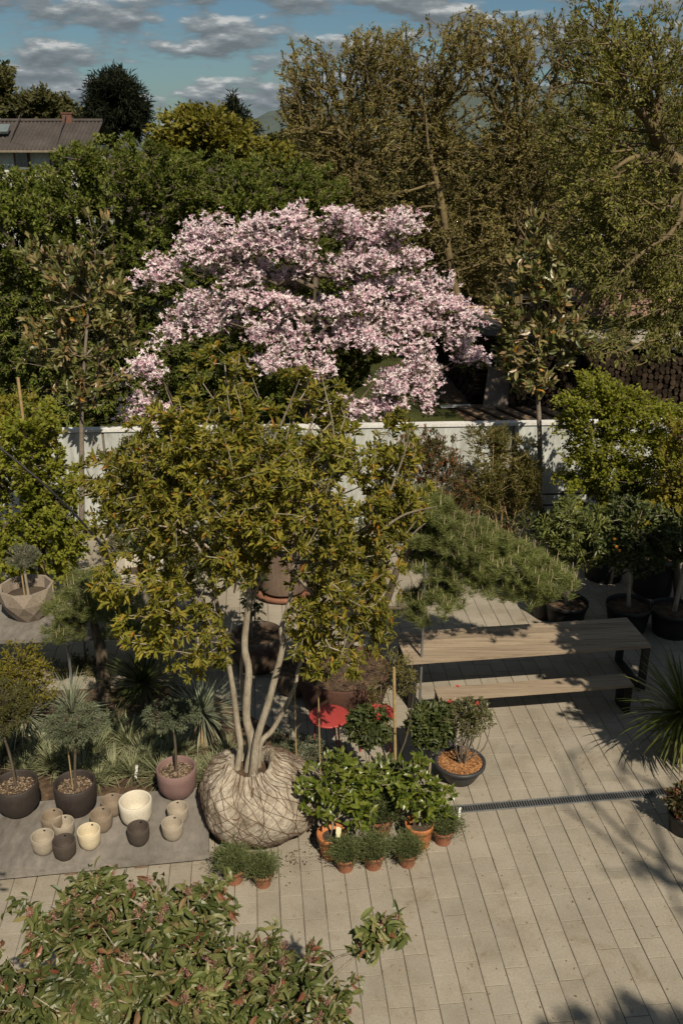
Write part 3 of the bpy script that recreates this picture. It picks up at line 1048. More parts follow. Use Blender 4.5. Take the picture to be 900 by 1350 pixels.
c = G(32, 824, HZT) + [0, .28, 0]
fp = facet('faceted_planter', 'tan faceted planter with a little cedar standard on the tall table', c, .39, .50, M['facet_tan'], 'potted tree', 9)
mb = MB()
tp = c + [0.01, 0, .86]
mb.tube([c + [0.02, 0, .3], tp], [.022, .018], 8, sub=1)
T, o, lv = grp_leaves(tp + [0, 0, .1], (.27, .25, .16), 230, 20, .035, .008, spread=.8, shell=.5, gap=.42, gs=11, up=-.1)
A_ = np.repeat(tp[None], len(T), 0)
mb.segs(A_, T, .006, .002, 3)
mb.build('stem', M['bark'], fp)
mb = MB()
mb.tube([c + [-.03, -.02, .3], c + [-.03, -.02, .9]], .012, 8, sub=1)
mb.build('stake', M['bamboo'], fp)
mb = MB()
mb.leaves(*lv)
mb.build('foliage', M['l_cedar'], fp)
c = G(178, 800, HZT) + [0, .3, 0]
facet('faceted_planter', 'big off-white faceted planter half hidden by the root-balled tree', c, .42, .56, M['facet_white'], 'pot', 7)

# black cable sagging across the maple
mb = MB()
mb.tube([P(-60, 545, 12.4), P(0, 590, 12.5), P(60, 640, 12.5), P(110, 690, 12.6), P(140, 730, 12.7), P(150, 775, 12.75)], .018, 8)
tag(mb.build('black_cable', M['rubber']), 'thick black cable slanting in front of the left maple to the tall table', 'cable')
mb = MB()
q = G(553, 927)
mb.tube([q, (q[0] + .01, q[1], P(553, 742, q[1])[2])], .018, 10, sub=1)
tag(mb.build('metal_pole', M['galv'], loc=tuple(q)), 'thin galvanised upright pole at the left end of the long table', 'pole')
mb = MB()
q = P(24, 498, 14.5)
mb.tube([q, (q[0], q[1], 0)], .025, 8, sub=1)
tag(mb.build('wooden_stake', M['bamboo'], loc=(q[0], q[1], 0)), 'pale wooden stake rising above the left maple', 'stake')

# nursery pots and planters -------------------------------------------------


def simple_pot(parent, c, rt, h, m, rb=None, lip=.012, soilm=None, name='pot', round_=False, th=.012, soil=.86):
    mb = MB()
    mb.lathe(pot_profile(rt, h, rb, th, lip, round_, soil), 32, 0, c)
    po = mb.build(name, m, parent)
    mb = MB()
    soil_disc(mb, rt * .94, h * soil)
    for v in mb.v:
        v += np.array(c)
    kk = 160
    a = rng.uniform(0, 6.28, kk)
    q = np.sqrt(rng.uniform(0, 1, kk)) * rt * .9
    pp = np.stack([q * np.cos(a), q * np.sin(a), np.full(kk, h * soil + .006)], 1) + np.array(c)
    mb.leaves(pp, unit(kk) * [1, 1, .35], unit(kk) * .5 + [0, 0, 1], rng.uniform(.02, .05, kk), rng.uniform(.014, .03, kk), 'diamond')
    mb.build('soil', soilm or M['mulch'], po)


# corten planter that carries the pine, brown round pot, reed cylinder
cp_ = G(448, 958) + [0.05, .66, 0]
PINE_BASE = cp_ + [0, 0, .5]
x0 = G(338, 895) + [0, .36, 0]
pb = thing('round_planter', 'round brown glazed planter with a slim plant behind the stems', 'potted plant', x0)
simple_pot(pb, x0, .40, .58, M['brownglaze'], .30, 0, round_=True, th=.05)
mb = MB()
mb.tube([x0 + [-.08, 0, .45], x0 + [-.08, .02, 1.0], x0 + [-.05, .02, 1.7], x0 + [-.1, 0, 2.3]], [.022, .02, .016, .01], 8)
mb.tube([x0 + [-.03, .03, .45], x0 + [-.02, .03, 1.6]], .011, 8, sub=1)
T, o, lv = grp_leaves(x0 + [-.05, 0, 1.5], (.22, .2, .75), 90, 6, .09, .032, spread=.9)
mb.segs(np.stack([np.full(len(T), x0[0] - .07), np.full(len(T), x0[1]), T[:, 2] - .08], 1), T, .005, .002, 3)
mb.build('stem', M['barkgrey'], pb)
mb = MB()
mb.leaves(*lv, 'oval')
mb.build('foliage', M['l_laurel'], pb)
y0 = G(372, 796) + [0, .45, 0]
rc_ = thing('reed_cylinder', 'tall brown woven reed cylinder set in a rust-coloured round tray', 'basket', y0)
mb = MB()
mb.lathe([(.001, .10), (.40, .10), (.40, .13), (.41, .8), (.395, 1.45), (.37, 1.45), (.37, .2), (.001, .2)], 40, 0, y0)
mb.build('woven_body', M['reed'], rc_)
mb = MB()
mb.lathe([(.001, .02), (.50, .02), (.54, .05), (.55, .12), (.535, .13), (.52, .06), (.48, .05), (.001, .05)], 40, 0, y0)
mb.build('tray', M['rim'], rc_)
z0 = G(388, 925) + [0, .3, 0]
cy = thing('ceramic_bowl', 'squat brown bowl planter with dry mulch beside the corten planter', 'planter', z0)
simple_pot(cy, z0, .30, .36, M['brownglaze'], .22, 0, round_=True, th=.03)

# ================================================================== HERO TREE
HD = 9.0
hb = G(345, 1133) + [0, .58, 0]
hb[0] = P(343, 1080, hb[1])[0]
hero = thing('rootball_tree', 'large multi-stemmed evergreen tree with yellowing leaves standing on its netted burlap root ball', 'tree', hb)
# burlap ball: one continuous cloth surface, folded to a ruffled collar round the stems
nu = 168
a = np.arange(nu) * 2 * math.pi / nu
BR, BH = .68, .82
ring = []
for t in np.linspace(0, 1, 70):
    ph = -1.25 + t * 2.3
    ring.append((BR * max(.02, math.cos(ph)) ** 0.6, BH * .5 + BH * .5 * math.sin(ph), t ** 3 * .6, 1.0))
r_e = ring[-1]
for q, z, fo_ in ((.40, .785, .9), (.335, .80, 1.2), (.29, .835, 1.5), (.265, .875, 1.6), (.245, .885, 1.6), (.225, .86, 1.4), (.21, .80, 1.0), (.20, .74, .6)):
    ring.append((q, z, fo_, 1.0))
nv = len(ring)
V = np.zeros((nv, nu, 3))
for j, (rr, zz, fo_, _) in enumerate(ring):
    w = min(1.0, max(0, (zz - .45) / .35))
    fr = np.abs(np.sin(a * 7 + 1.3 * np.sin(a * 2 + 1) + zz * 2.5)) ** .7 * .6 + np.abs(np.sin(a * 12.5 + 1.7 * np.sin(a * 3) - zz * 3)) ** .8 * .4
    rad = rr * (1 - .11 * fo_ * (1 - fr) + .05 * fo_ * np.sin(a * 3 + 2))
    cx, cy = -.10 * w * w, -.03 * w * w
    V[j, :, 0] = cx + rad * np.cos(a)
    V[j, :, 1] = cy + rad * np.sin(a)
    V[j, :, 2] = zz + (.05 * (fr - .5) + .03 * np.sin(a * 2 + .5) + .018 * np.sin(a * 5 + 1)) * fo_ * w
pp = V.reshape(-1, 3)
pp = pp + (pp - [0, 0, .35]) * (.05 * lump(pp, 3.2) + .022 * lump(pp, 9) + .016 * np.abs(lump(pp * [1, 1, .6], 19)) + .010 * np.abs(lump(pp * [.7, .7, 1.3], 37)))[:, None]
pp[:, 2] = np.maximum(pp[:, 2], 0.0)
SURF = pp.reshape(nv, nu, 3)
idx = np.arange(nv * nu).reshape(nv, nu)
f = np.stack([idx[:-1], np.roll(idx, -1, 1)[:-1], np.roll(idx, -1, 1)[1:], idx[1:]], -1).reshape(-1, 4)
mb = MB()
mb.add(pp + hb, f, 0, True)
ball = mb.build('root_ball', M['burlap'], hero)
mb = MB()
n_ = 20
soil_disc(mb, .26, .77)
for v in mb.v:
    v += hb + np.array([-.12, -.02, 0])
mb.build('soil', M['mulch'], hero)
# diamond netting just outside the cloth
mb = MB()


def surfpt(u, v):
    j = np.clip(v * (nv - 1), 0, nv - 1.001)
    i = (u % 1.0) * nu
    j0, i0 = int(j), int(i) % nu
    i1 = (i0 + 1) % nu
    fj, fi = j - int(j), i - int(i)
    q = (SURF[j0, i0] * (1 - fi) + SURF[j0, i1] * fi) * (1 - fj) + (SURF[j0 + 1, i0] * (1 - fi) + SURF[j0 + 1, i1] * fi) * fj
    cen_ = np.array([0, 0, .38])
    d = q - cen_
    return q + d / np.linalg.norm(d) * .010 + hb


As, Bs = [], []
for s in (1, -1):
    for k in range(40):
        pts = []
        for t in np.linspace(0.06, .955, 90):
            u = k / 40 + s * (t - .1) * .235 + .010 * math.sin(t * 17 + k * 2.1) + .006 * math.sin(k * 5.3)
            pts.append(surfpt(u, t + .016 * math.sin(k * 1.7 + t * 9)))
        As += pts[:-1]
        Bs += pts[1:]
mb.segs(np.array(As), np.array(Bs), .0030, .0030, 4)
mb.tube([hb + np.array(q) for q in ((-.22, -.40, .74), (-.30, -.52, .62), (-.20, -.60, .56), (-.08, -.52, .66), (-.02, -.36, .80))], .009, 6)
mb.build('netting', M['netting'], ball)


def pxpath(pts, D, dd):
    k = len(pts)
    return np.array([P(x, y, D + dd * i / (k - 1)) for i, (x, y) in enumerate(pts)])


stemA = pxpath([(322, 1040), (313, 1018), (317, 985), (313, 955), (308, 913), (303, 884), (298, 859), (290, 826), (284, 785), (268, 735), (240, 690), (210, 650)], hb[1], .15)
stemB = pxpath([(328, 1044), (327, 1019), (333, 987), (330, 967), (325, 946), (326, 913), (328, 884), (323, 859), (323, 838), (326, 811), (328, 784), (330, 745), (333, 690), (322, 630), (310, 570), (300, 515), (296, 475)], hb[1] - .03, .2)
stemC = pxpath([(332, 1040), (337, 987), (342, 963), (353, 929), (363, 892), (369, 869), (373, 848), (371, 828), (378, 807), (384, 780), (388, 735), (394, 690), (415, 640), (440, 590), (455, 550)], hb[1] - .10, -.15)
stemD = pxpath([(340, 1038), (341, 998), (345, 977), (357, 965), (369, 946), (382, 921), (390, 900), (394, 880), (410, 845), (435, 800), (460, 745), (495, 690), (525, 640)], hb[1] + .05, .3)
stemE = pxpath([(326, 1042), (322, 1010), (326, 985), (330, 960), (322, 930), (318, 880), (330, 800), (362, 720), (375, 650), (380, 580), (395, 520)], hb[1] + .14, .35)
for st, r1, r2 in ((stemA, .042, .014), (stemB, .058, .012), (stemC, .045, .012), (stemD, .036, .010), (stemE, .030, .010)):
    mb = MB()
    kk = len(st)
    rad = [r1 * 1.35 if i == 0 else r1 + (r2 - r1) * i / (kk - 1) for i in range(kk)]
    rad[-1] = .004
    mb.tube(st, rad, 12, wob=.05)
    mb.build('stem', M['bark'], hero)
hl = [(292, 505, 62, 52, 0), (240, 585, 95, 55, .2), (360, 590, 105, 62, -.3), (445, 590, 85, 50, .1), (185, 670, 80, 65, 0),
      (285, 660, 105, 70, -.4), (400, 665, 110, 58, -.2), (490, 700, 58, 62, .1), (215, 775, 62, 55, -.3), (255, 845, 52, 45, -.5),
      (190, 825, 38, 36, -.3), (455, 765, 78, 62, -.3), (445, 845, 64, 48, -.4), (512, 640, 42, 50, .2), (400, 525, 62, 36, .2),
      (135, 640, 40, 45, .2), (530, 585, 30, 50, .3), (330, 710, 70, 40, .3), (215, 700, 60, 50, .5), (510, 790, 34, 60, 0), (405, 810, 32, 42, -.2), (300, 748, 46, 26, -.4), (335, 690, 50, 40, -.5), (545, 640, 24, 46, .1), (270, 560, 70, 50, -.2), (160, 760, 40, 40, -.2)]
lobes = [lobe(x, y, rx, ry, HD + dd, max(.42, rx / 118 * .95)) for x, y, rx, ry, dd in hl]
up_l = [l for l, q in zip(lobes, hl) if q[1] < 605]
lo_l = [l for l, q in zip(lobes, hl) if q[1] >= 605]
T = np.concatenate([fill(up_l, 800, .40, .50, 3.8), fill(lo_l, 1900, .32, .38, 3.4)])
trunk_nodes = np.concatenate([stemB, stemA[5:], stemC[4:], stemD[4:], stemE[4:]])
A_, B_, ra, rb, td = grow(trunk_nodes, None, T, r0=.0034, step=.28, jit=.18, e=2.15, rmax=.026, pl=.25)
mb = MB()
mb.segs(A_, B_, ra, rb, 5)
# bare shoots standing out of the crown
for pth in ([(312, 640), (316, 600), (306, 560), (299, 515)], [(395, 690), (418, 655), (446, 618), (470, 600)], [(480, 700), (510, 655), (532, 600), (540, 565)], [(500, 700), (530, 680), (555, 672), (575, 668)],
            [(500, 740), (525, 722), (548, 700), (560, 690)], [(330, 660), (280, 620), (225, 590)], [(300, 740), (240, 700), (180, 690)], [(420, 650), (440, 580), (425, 500)], [(330, 640), (370, 560), (395, 500)], [(300, 830), (260, 835), (225, 815)], [(400, 860), (440, 830), (480, 800)]):
    kk = len(pth)
    dd = random.uniform(-.5, -.15)
    mb.tube([P(x, y, HD + dd * (.3 + .7 * i / (kk - 1))) for i, (x, y) in enumerate(pth)], [.016 - .011 * i / (kk - 1) for i in range(kk)], 7, wob=.08)
for k in range(46):
    q = T[rng.integers(len(T))]
    d = unit(1)[0] * .6 + [0, 0, .7]
    mb.tube([q, q + d * .18 + unit(1)[0] * .02, q + d * .36], [.005, .004, .002], 5, sub=2)
mb.build('branches', M['bark'], hero)
cen = np.array([P(330, 690, HD)])
o = T - cen
o /= np.linalg.norm(o, axis=1)[:, None]
dirs = td * .5 + o * .35 + [0, 0, .3]
dirs /= np.linalg.norm(dirs, axis=1)[:, None]
mb = MB()
mb.leaves(*sprays(T, dirs, 14, .8, .080, .026, .05, .05, .5, True, .05), 'oval')
mb.build('crown', M['l_hero'], hero)


mb = MB()
k = 900
a = rng.uniform(0, 6.28, k)
q = .60 + np.abs(rng.normal(size=k)) * .14
pp = hb + np.stack([q * np.cos(a) * 1.05, q * np.sin(a), np.full(k, .006)], 1)
pp = pp[(lump(pp, 4) + .8 * np.cos(np.arctan2(pp[:, 1] - hb[1], pp[:, 0] - hb[0]) + 1.0)) > .1]
k = len(pp)
mb.leaves(pp, unit(k) * [1, 1, .3], unit(k) * .4 + [0, 0, 1], rng.uniform(.008, .035, k), rng.uniform(.008, .03, k), 'diamond')
tag(mb.build('spilled_soil', M['soil']), kind='stuff')


# ================================================================== TREES IN THE YARD
def lobs(lst, D, dep=None):
    return [lobe(q[0], q[1], q[2], q[3], D + (q[4] if len(q) > 4 else 0), dep) for q in lst]


# pine in corten planter
pine = thing('cloud_pine', 'flat-topped cloud-pruned pine with pale candles in a corten planter beside the table', 'potted tree', cp_)
mb = MB()
mb.lathe([(.001, 0), (.50, 0), (.56, .03), (.64, .30), (.66, .52), (.65, .535), (.62, .535), (.61, .48), (.001, .47)], 44, 0, cp_)
mb.build('planter', M['corten'], pine)
mb = MB()
soil_disc(mb, .62, .485)
for v in mb.v:
    v += cp_
kk = 500
a = rng.uniform(0, 6.28, kk)
q = np.sqrt(rng.uniform(0, 1, kk)) * .6
pp = np.stack([q * np.cos(a), q * np.sin(a), np.full(kk, .495)], 1) + cp_
mb.leaves(pp, unit(kk) * [1, 1, .35], unit(kk) * .5 + [0, 0, 1], rng.uniform(.03, .08, kk), rng.uniform(.02, .04, kk), 'diamond')
mb.build('soil', M['mulch'], pine)
PD = 11.75
pl2 = [(560, 672, 48, 34, .1), (610, 708, 62, 34, 0), (665, 738, 62, 30, 0), (715, 760, 45, 22, -.1), (572, 742, 46, 30, .2), (630, 760, 50, 24, .1),
       (580, 785, 34, 20, -.1), (690, 775, 40, 16, 0), (540, 700, 30, 40, .2), (548, 800, 25, 22, .1)]


def pine_tree(root, lobes, n, trunk, tr, nd=.10, nw=.0042, per=46, candles=.5):
    T = fill(lobes, n, .5, .2, 7, True)
    A_, B_, ra, rb, td = grow(np.array(trunk), None, T, r0=.004, step=.25, jit=.15, rmax=max(tr) * .6)
    mb = MB()
    mb.tube(trunk, tr, 10, wob=.1)
    mb.segs(A_, B_, ra, rb, 4)
    mb.build('trunk', M['barkdark'], root)
    d = td * .25 + [0, 0, .8] + unit(len(T)) * .25
    d /= np.linalg.norm(d, axis=1)[:, None]
    mb = MB()
    p_, D_, N_, L_, W_n = sprays(T, d, per, 1.15, nd, nw, .07, .12, .3, True, 0, .2)
    mb.leaves(p_, D_, N_, L_, W_n, 'needle')
    if candles:
        z = np.array([c[2] for c, r in lobes])
        sel = rng.uniform(0, 1, len(T)) < candles
        q = T[sel]
        up = np.tile([0., 0, 1], (len(q), 1)) + rng.normal(size=(len(q), 3)) * .1
        mb.segs(q + up * .04, q + up * rng.uniform(.09, .19, (len(q), 1)), .0065, .0035, 5, 1)
    mb.build('crown', [M['l_pine'], M['candle']], root)


pt = [PINE_BASE - [0, 0, .03], PINE_BASE + [.12, .05, .5], P(505, 800, PD), P(528, 740, PD), P(560, 715, PD), P(620, 745, PD), P(690, 770, PD)]
pine_tree(pine, lobs(pl2, PD, .6), 1600, pt, [.075, .065, .055, .05, .042, .03, .015], .105, .0062, 74, .36)

pbq = G(136, 930) + [0, .12, 0]
p2 = thing('cloud_pine', 'small domed pine pad on a thick furrowed trunk beside the tall table', 'tree', pbq)
pine_tree(p2, lobs([(110, 798, 54, 34), (150, 800, 46, 32), (90, 826, 34, 20), (125, 768, 46, 18), (165, 825, 30, 16)], pbq[1] - .1, .45), 620,
          [pbq - [0, 0, .05], P(137, 890, pbq[1]), P(132, 850, pbq[1]), P(122, 815, pbq[1])], [.10, .085, .08, .04], .10, .005, 46, .12)

# two grandiflora magnolias
for lab, D, trunk, lb in (
    ('slender leathery-leaved magnolia on a bare trunk before the dark green thicket', 17.3,
     [(109, 760), (108, 680), (108, 600), (108, 540), (112, 470), (118, 400), (126, 330)],
     [(115, 470, 62, 50), (85, 430, 45, 50), (150, 430, 38, 55), (105, 380, 50, 45), (70, 345, 26, 30), (120, 330, 30, 42), (165, 385, 22, 35), (55, 455, 28, 35), (130, 290, 14, 16), (108, 515, 48, 25), (45, 325, 12, 12)]),
    ('slender leathery-leaved magnolia on a bare trunk before the log stacks', 17.7,
     [(712, 690), (711, 640), (711, 580), (709, 530), (706, 460), (704, 390), (703, 320)],
     [(705, 470, 48, 45), (672, 450, 28, 35), (742, 455, 30, 40), (705, 400, 44, 45), (690, 350, 25, 30), (722, 345, 24, 34), (703, 300, 9, 14), (660, 400, 12, 20), (764, 430, 13, 26), (700, 505, 36, 22), (738, 390, 16, 25)]),
):
    tp = [P(x, y, D) for x, y in trunk]
    base = np.array([tp[0][0], D, 0.])
    tp[0] = base
    tree('magnolia_tree', lab, 'tree', base, tp, [.06, .055, .05, .042, .03, .022, .01], lobs(lb, D, .62), 330, 9, .175, .075, M['l_magn'], M['barkgrey'],
         'oval', .75, .5, .34, 2.6, .12, .5, r0=.005, whorl=True, nup=.2, step=.35, outward=.35, pl=.5)

# flowering pink magnolia
D = 20.6
pm = P(440, 560, D)
pl3 = [(440, 320, 120, 38), (330, 320, 80, 34, -.3), (260, 310, 40, 22, .2), (225, 345, 42, 22, 0), (300, 370, 95, 36, -.5), (420, 385, 120, 42, -.6), (540, 380, 75, 42, -.3),
       (520, 330, 45, 30, .3), (590, 420, 34, 34, .1), (540, 445, 55, 38, -.5), (450, 450, 90, 36, -.8), (350, 440, 70, 34, -.7), (260, 415, 55, 34, -.5), (545, 480, 48, 46, -.6), (548, 520, 28, 28, -.9), (500, 500, 40, 30, -.7), (612, 440, 20, 22, -.2),
       (203, 478, 30, 20, -1.2), (207, 542, 38, 30, -1.6), (225, 450, 26, 20, -1), (400, 490, 60, 24, -.8), (612, 400, 18, 14, 0), (530, 525, 22, 16, -.4), (470, 525, 30, 12, -1)]
tiers = [(252, 291), (287, 294), (202, 346), (249, 326), (284, 335), (349, 294), (390, 285), (437, 289), (413, 308), (466, 291), (537, 297), (513, 320), (478, 320), (337, 349), (384, 338), (308, 367),
         (361, 385), (408, 361), (261, 385), (237, 402), (220, 432), (273, 426), (325, 402), (378, 414), (337, 437), (390, 443), (361, 473), (460, 344), (501, 349), (543, 332), (578, 367), (531, 373),
         (490, 390), (554, 396), (613, 402), (519, 420), (566, 426), (601, 443), (619, 467), (466, 432), (507, 455), (554, 467), (531, 496), (566, 514), (513, 525), (437, 455), (425, 484), (197, 473),
         (208, 538), (190, 528), (226, 550), (215, 560), (200, 548), (195, 480), (457, 537), (545, 505), (560, 490), (520, 510), (320, 310), (440, 400), (350, 325), (225, 340), (590, 400)]
lobes = []
for x, y in tiers:
    cx_ = (x - 410) / 210
    dd = .5 - 1.9 * ((y - 280) / 260) + .5 * abs(cx_) + random.uniform(-.45, .45)
    if x < 240 and y > 450:
        dd = -1.5 + random.uniform(-.2, .2)
    c_, r_ = lobe(x + random.uniform(-10, 10), y + random.uniform(-10, 9), random.uniform(18, 36), random.uniform(10, 20), D + dd, random.uniform(.35, .7))
    lobes.append((c_, r_))
for k in range(26):
    x, y = random.uniform(250, 560), random.uniform(300, 440)
    lobes.append(lobe(x, y, random.uniform(24, 34), random.uniform(8, 12), D + random.uniform(.8, 2.2), .5))
pk = thing('flowering_magnolia', 'wide spreading magnolia tree covered in pink and white blossom behind the wall', 'tree', (pm[0], D, 0))
T = fill(lobes, 4200, .5, .27, 5.4)
mc_ = np.array([pm[0], D, 0])
rr_ = np.linalg.norm((T - mc_)[:, :2], axis=1)
T[:, 2] -= .10 * np.maximum(0, rr_ - 1.2) * rng.uniform(.3, 1.3, len(T))      # sprays arch down towards their tips
mt = [np.array([pm[0] - .6, D + .5, 0]), P(405, 560, D + .5), P(408, 500, D + .4), P(412, 440, D + .2), P(415, 380, D)]
A_, B_, ra, rb, td = grow(np.array(mt), None, T, r0=.005, step=.4, jit=.12, rmax=.08)
mb = MB()
mb.tube(mt, [.11, .10, .085, .06, .03], 10, wob=.06)
mb.segs(A_, B_, ra, rb, 4)
mb.build('trunk', M['barkdark'], pk)
mb = MB()
# each flower: a ring of strap petals
bl = np.repeat(T, 3, 0) + rng.normal(size=(len(T) * 3, 3)) * [.10, .10, .05]
axis = np.tile([0., -.45, .75], (len(bl), 1)) + unit(len(bl)) * .55
mb.leaves(*sprays(bl, axis / np.linalg.norm(axis, axis=1)[:, None], 8, 1.0, .074, .031, .01, 0, .75, True, .0), 'diamond')
mb.build('blossoms', M['petal'], pk)
mb = MB()
sel = rng.uniform(0, 1, len(T)) < .8
mb.leaves(*sprays(T[sel] - [0, -.1, .14], td[sel], 7, .9, .085, .038, .14, .0, .6), 'diamond')
mb.build('crown', M['l_pinkgreen'], pk)

# maples
D = 14.6
q = P(45, 640, D)
mp = [(40, 560, 42, 30), (30, 610, 50, 38, -.2), (70, 640, 38, 36, 0), (40, 680, 55, 36, -.3), (75, 700, 40, 34, -.1), (20, 730, 40, 34, -.2), (70, 740, 42, 24, -.1), (-30, 640, 50, 60)]
tree('maple_tree', 'bright green maple at the left with a golden top', 'tree', (q[0], D, 0), [(q[0], D, 0), q, P(42, 590, D)], [.07, .05, .02],
     lobs(mp, D, .85), 950, 16, .075, .055, M['l_maple'], M['barkdark'], 'diamond', 1.0, .45, .35, 3, .12, -.05, step=.35, nup=1.2)
q = P(30, 560, 15.6)
tree('maple_tree', 'golden brown maple crown rising behind the bright green maple', 'tree', (q[0], 15.6, 0), [(q[0], 15.6, 0), q], [.06, .03],
     lobs([(30, 548, 48, 28), (0, 560, 40, 35), (60, 575, 30, 28)], 15.6, .7), 330, 15, .07, .05, M['l_mapley'], M['barkdark'], 'diamond', 1.0, .45, .3, 3, .12, 0, step=.35, nup=1.2)
D = 16.4
q = P(795, 640, D)
mp = [(790, 503, 34, 10), (815, 520, 44, 12), (765, 530, 36, 11, -.2), (840, 545, 44, 12), (790, 552, 52, 12, -.3), (745, 565, 26, 10), (860, 575, 34, 12), (805, 580, 60, 13, -.3), (765, 598, 40, 11, -.2), (850, 608, 44, 13),
      (800, 620, 55, 12, -.4), (760, 632, 34, 9, -.3), (835, 645, 46, 12, -.2), (790, 655, 46, 10, -.3), (880, 540, 26, 14), (880, 600, 26, 14)]
tree('maple_tree', 'layered lime green japanese maple right of the slender magnolia', 'tree', (q[0], D, 0), [(q[0], D, 0), q, P(798, 580, D), P(800, 530, D)], [.08, .055, .035, .015],
     lobs(mp, D, .75), 1400, 17, .062, .042, M['l_maple'], M['barkdark'], 'diamond', .95, .45, .52, 4.2, .12, -.05, step=.35, nup=1.4)
D = 14.8
q = P(890, 700, D)
mp = [(895, 600, 24, 18), (900, 640, 34, 22), (880, 660, 30, 16), (890, 700, 45, 18), (930, 650, 40, 50), (860, 690, 26, 10), (905, 565, 20, 12)]
tree('maple_tree', 'yellow green maple at the right edge above the potted citrus', 'tree', (q[0] + .2, D, 0), [(q[0] + .2, D, 0), q, P(895, 620, D)], [.07, .05, .02],
     lobs(mp, D, .7), 420, 15, .075, .05, M['l_mapley'], M['barkdark'], 'diamond', .95, .45, .3, 3, .12, -.05, step=.35, nup=1.4)


# shrubs between the root-balled tree and the wall ---------------------------
def shrub(label, x, yb, lst, D, n, k, L, W, lm, kind='diamond', name='shrub', cat='shrub', up=.1, dep=.6, gap=.25, nst=5, barkm='barkdark', spread=.9, whorl=False, r0=.004, group=None, nup=.6):
    q = P(x, yb, D)
    b = np.array([q[0], D, 0.])
    root = thing(name, label, cat, b, group)
    T = fill(lobs(lst, D, dep), n, .45, gap, 3)
    m = lobs(lst[:1], D, dep)[0][0]
    tr = [b, b * .6 + m * .4, m]
    A_, B_, ra, rb, td = grow(np.array(tr), None, T, r0=r0, step=.35, jit=.15, rmax=.03)
    mb = MB()
    for i in range(nst):
        e_ = T[rng.integers(len(T))]
        s0 = b + rng.normal(size=3) * [.1, .1, 0]
        mb.tube([s0, s0 * .5 + e_ * .5 + rng.normal(size=3) * .06, e_], [.016, .011, .005], 6, sub=3)
    mb.segs(A_, B_, ra, rb, 4)
    mb.build('stems', M[barkm], root)
    mb = MB()
    d = td * .6 + [0, 0, .3]
    mb.leaves(*sprays(T, d / np.linalg.norm(d, axis=1)[:, None], k, spread, L, W, .1, up, nup, whorl), kind)
    mb.build('foliage', lm, root)
    return root


shrub('dark olive evergreen shrub against the wall, left of the root-balled tree', 190, 700, [(185, 640, 60, 45), (220, 600, 55, 40), (150, 680, 40, 45), (250, 660, 60, 50)], 15.6, 420, 13, .08, .03, M['l_shrub'])
shrub('tall olive shrub behind the crown of the root-balled tree', 330, 700, [(330, 650, 70, 60), (380, 620, 60, 55), (300, 600, 50, 40)], 15.2, 420, 13, .08, .03, M['l_shrub'])
shrub('feathery shrub with orange red tips in front of the wall', 590, 690, [(585, 630, 42, 34), (570, 590, 36, 26), (610, 660, 28, 24), (545, 600, 30, 30)], 17.0, 480, 15, .08, .022, M['l_nandina'], up=.35)
shrub('thin clump of bamboo with tan canes in front of the wall', 665, 690, [(660, 600, 44, 36), (690, 620, 34, 40), (640, 640, 28, 34), (675, 650, 38, 34), (630, 580, 18, 20)], 17.2, 620, 11, .13, .018, M['l_bamboo'], name='bamboo_clump', cat='bamboo', nst=30, barkm='bamboo', up=-.05, gap=.35)
shrub('dark evergreen bush at the foot of the slender magnolia, near the wall', 710, 700, [(700, 690, 40, 16), (740, 690, 40, 22), (660, 705, 30, 14)], 16.6, 220, 14, .06, .022, M['l_laurel'])
shrub('dense dark bush under the lime green maple', 800, 700, [(800, 690, 60, 40), (860, 690, 40, 50), (830, 650, 40, 24)], 15.8, 520, 14, .075, .028, M['l_laurel'], gap=.1)
shrub('brownish red shrub at the right edge against the wall', 895, 690, [(890, 580, 36, 34), (900, 630, 36, 40), (870, 640, 30, 30)], 17.0, 420, 14, .07, .03, M['l_nandina'])
shrub('dark green bush under the pink blossom, behind the wall', 430, 520, [(380, 480, 60, 40), (455, 470, 46, 40), (330, 480, 50, 40), (485, 455, 30, 34), (420, 500, 60, 24)], 22.6, 700, 22, .10, .048, M['l_mass'], dep=.8, gap=.15)
shrub('broad olive shrub in front of the wall, hidden behind the top of the root-balled tree', 300, 690, [(290, 590, 70, 40), (215, 588, 60, 34), (370, 592, 56, 36), (430, 600, 40, 34), (170, 610, 34, 30)], 17.0, 620, 14, .085, .03, M['l_shrub'], gap=.15)
shrub('dark green shrub behind the reed cylinder', 440, 760, [(440, 700, 55, 50), (480, 740, 40, 40), (410, 740, 30, 30)], 15.0, 300, 13, .07, .03, M['l_laurel'])
shrub('dark shrub behind the tall display table', 250, 780, [(240, 740, 60, 34), (190, 730, 40, 30)], 14.4, 300, 13, .07, .03, M['l_laurel'])
shrub('low reddish shrub at the left edge under the tall table', 35, 900, [(25, 880, 40, 34), (45, 900, 30, 30), (5, 905, 30, 40)], 10.6, 300, 13, .05, .02, M['l_mapley'], dep=.4)
shrub('clipped dark shrub with brown tips below the pine pad', 105, 920, [(100, 890, 40, 26), (130, 900, 28, 24), (70, 900, 24, 20)], 12.4, 300, 14, .05, .018, M['l_shrub'], dep=.4)
shrub('airy olive sapling with small grey leaves at the left end of the table', 515, 1000, [(520, 880, 28, 26), (505, 915, 22, 18), (535, 900, 18, 16)], 9.9, 130, 9, .05, .014, M['l_bamboo'], name='olive_sapling', cat='sapling', dep=.25, nst=1)

# ------------------------------------------------------------------ potted trees at the right


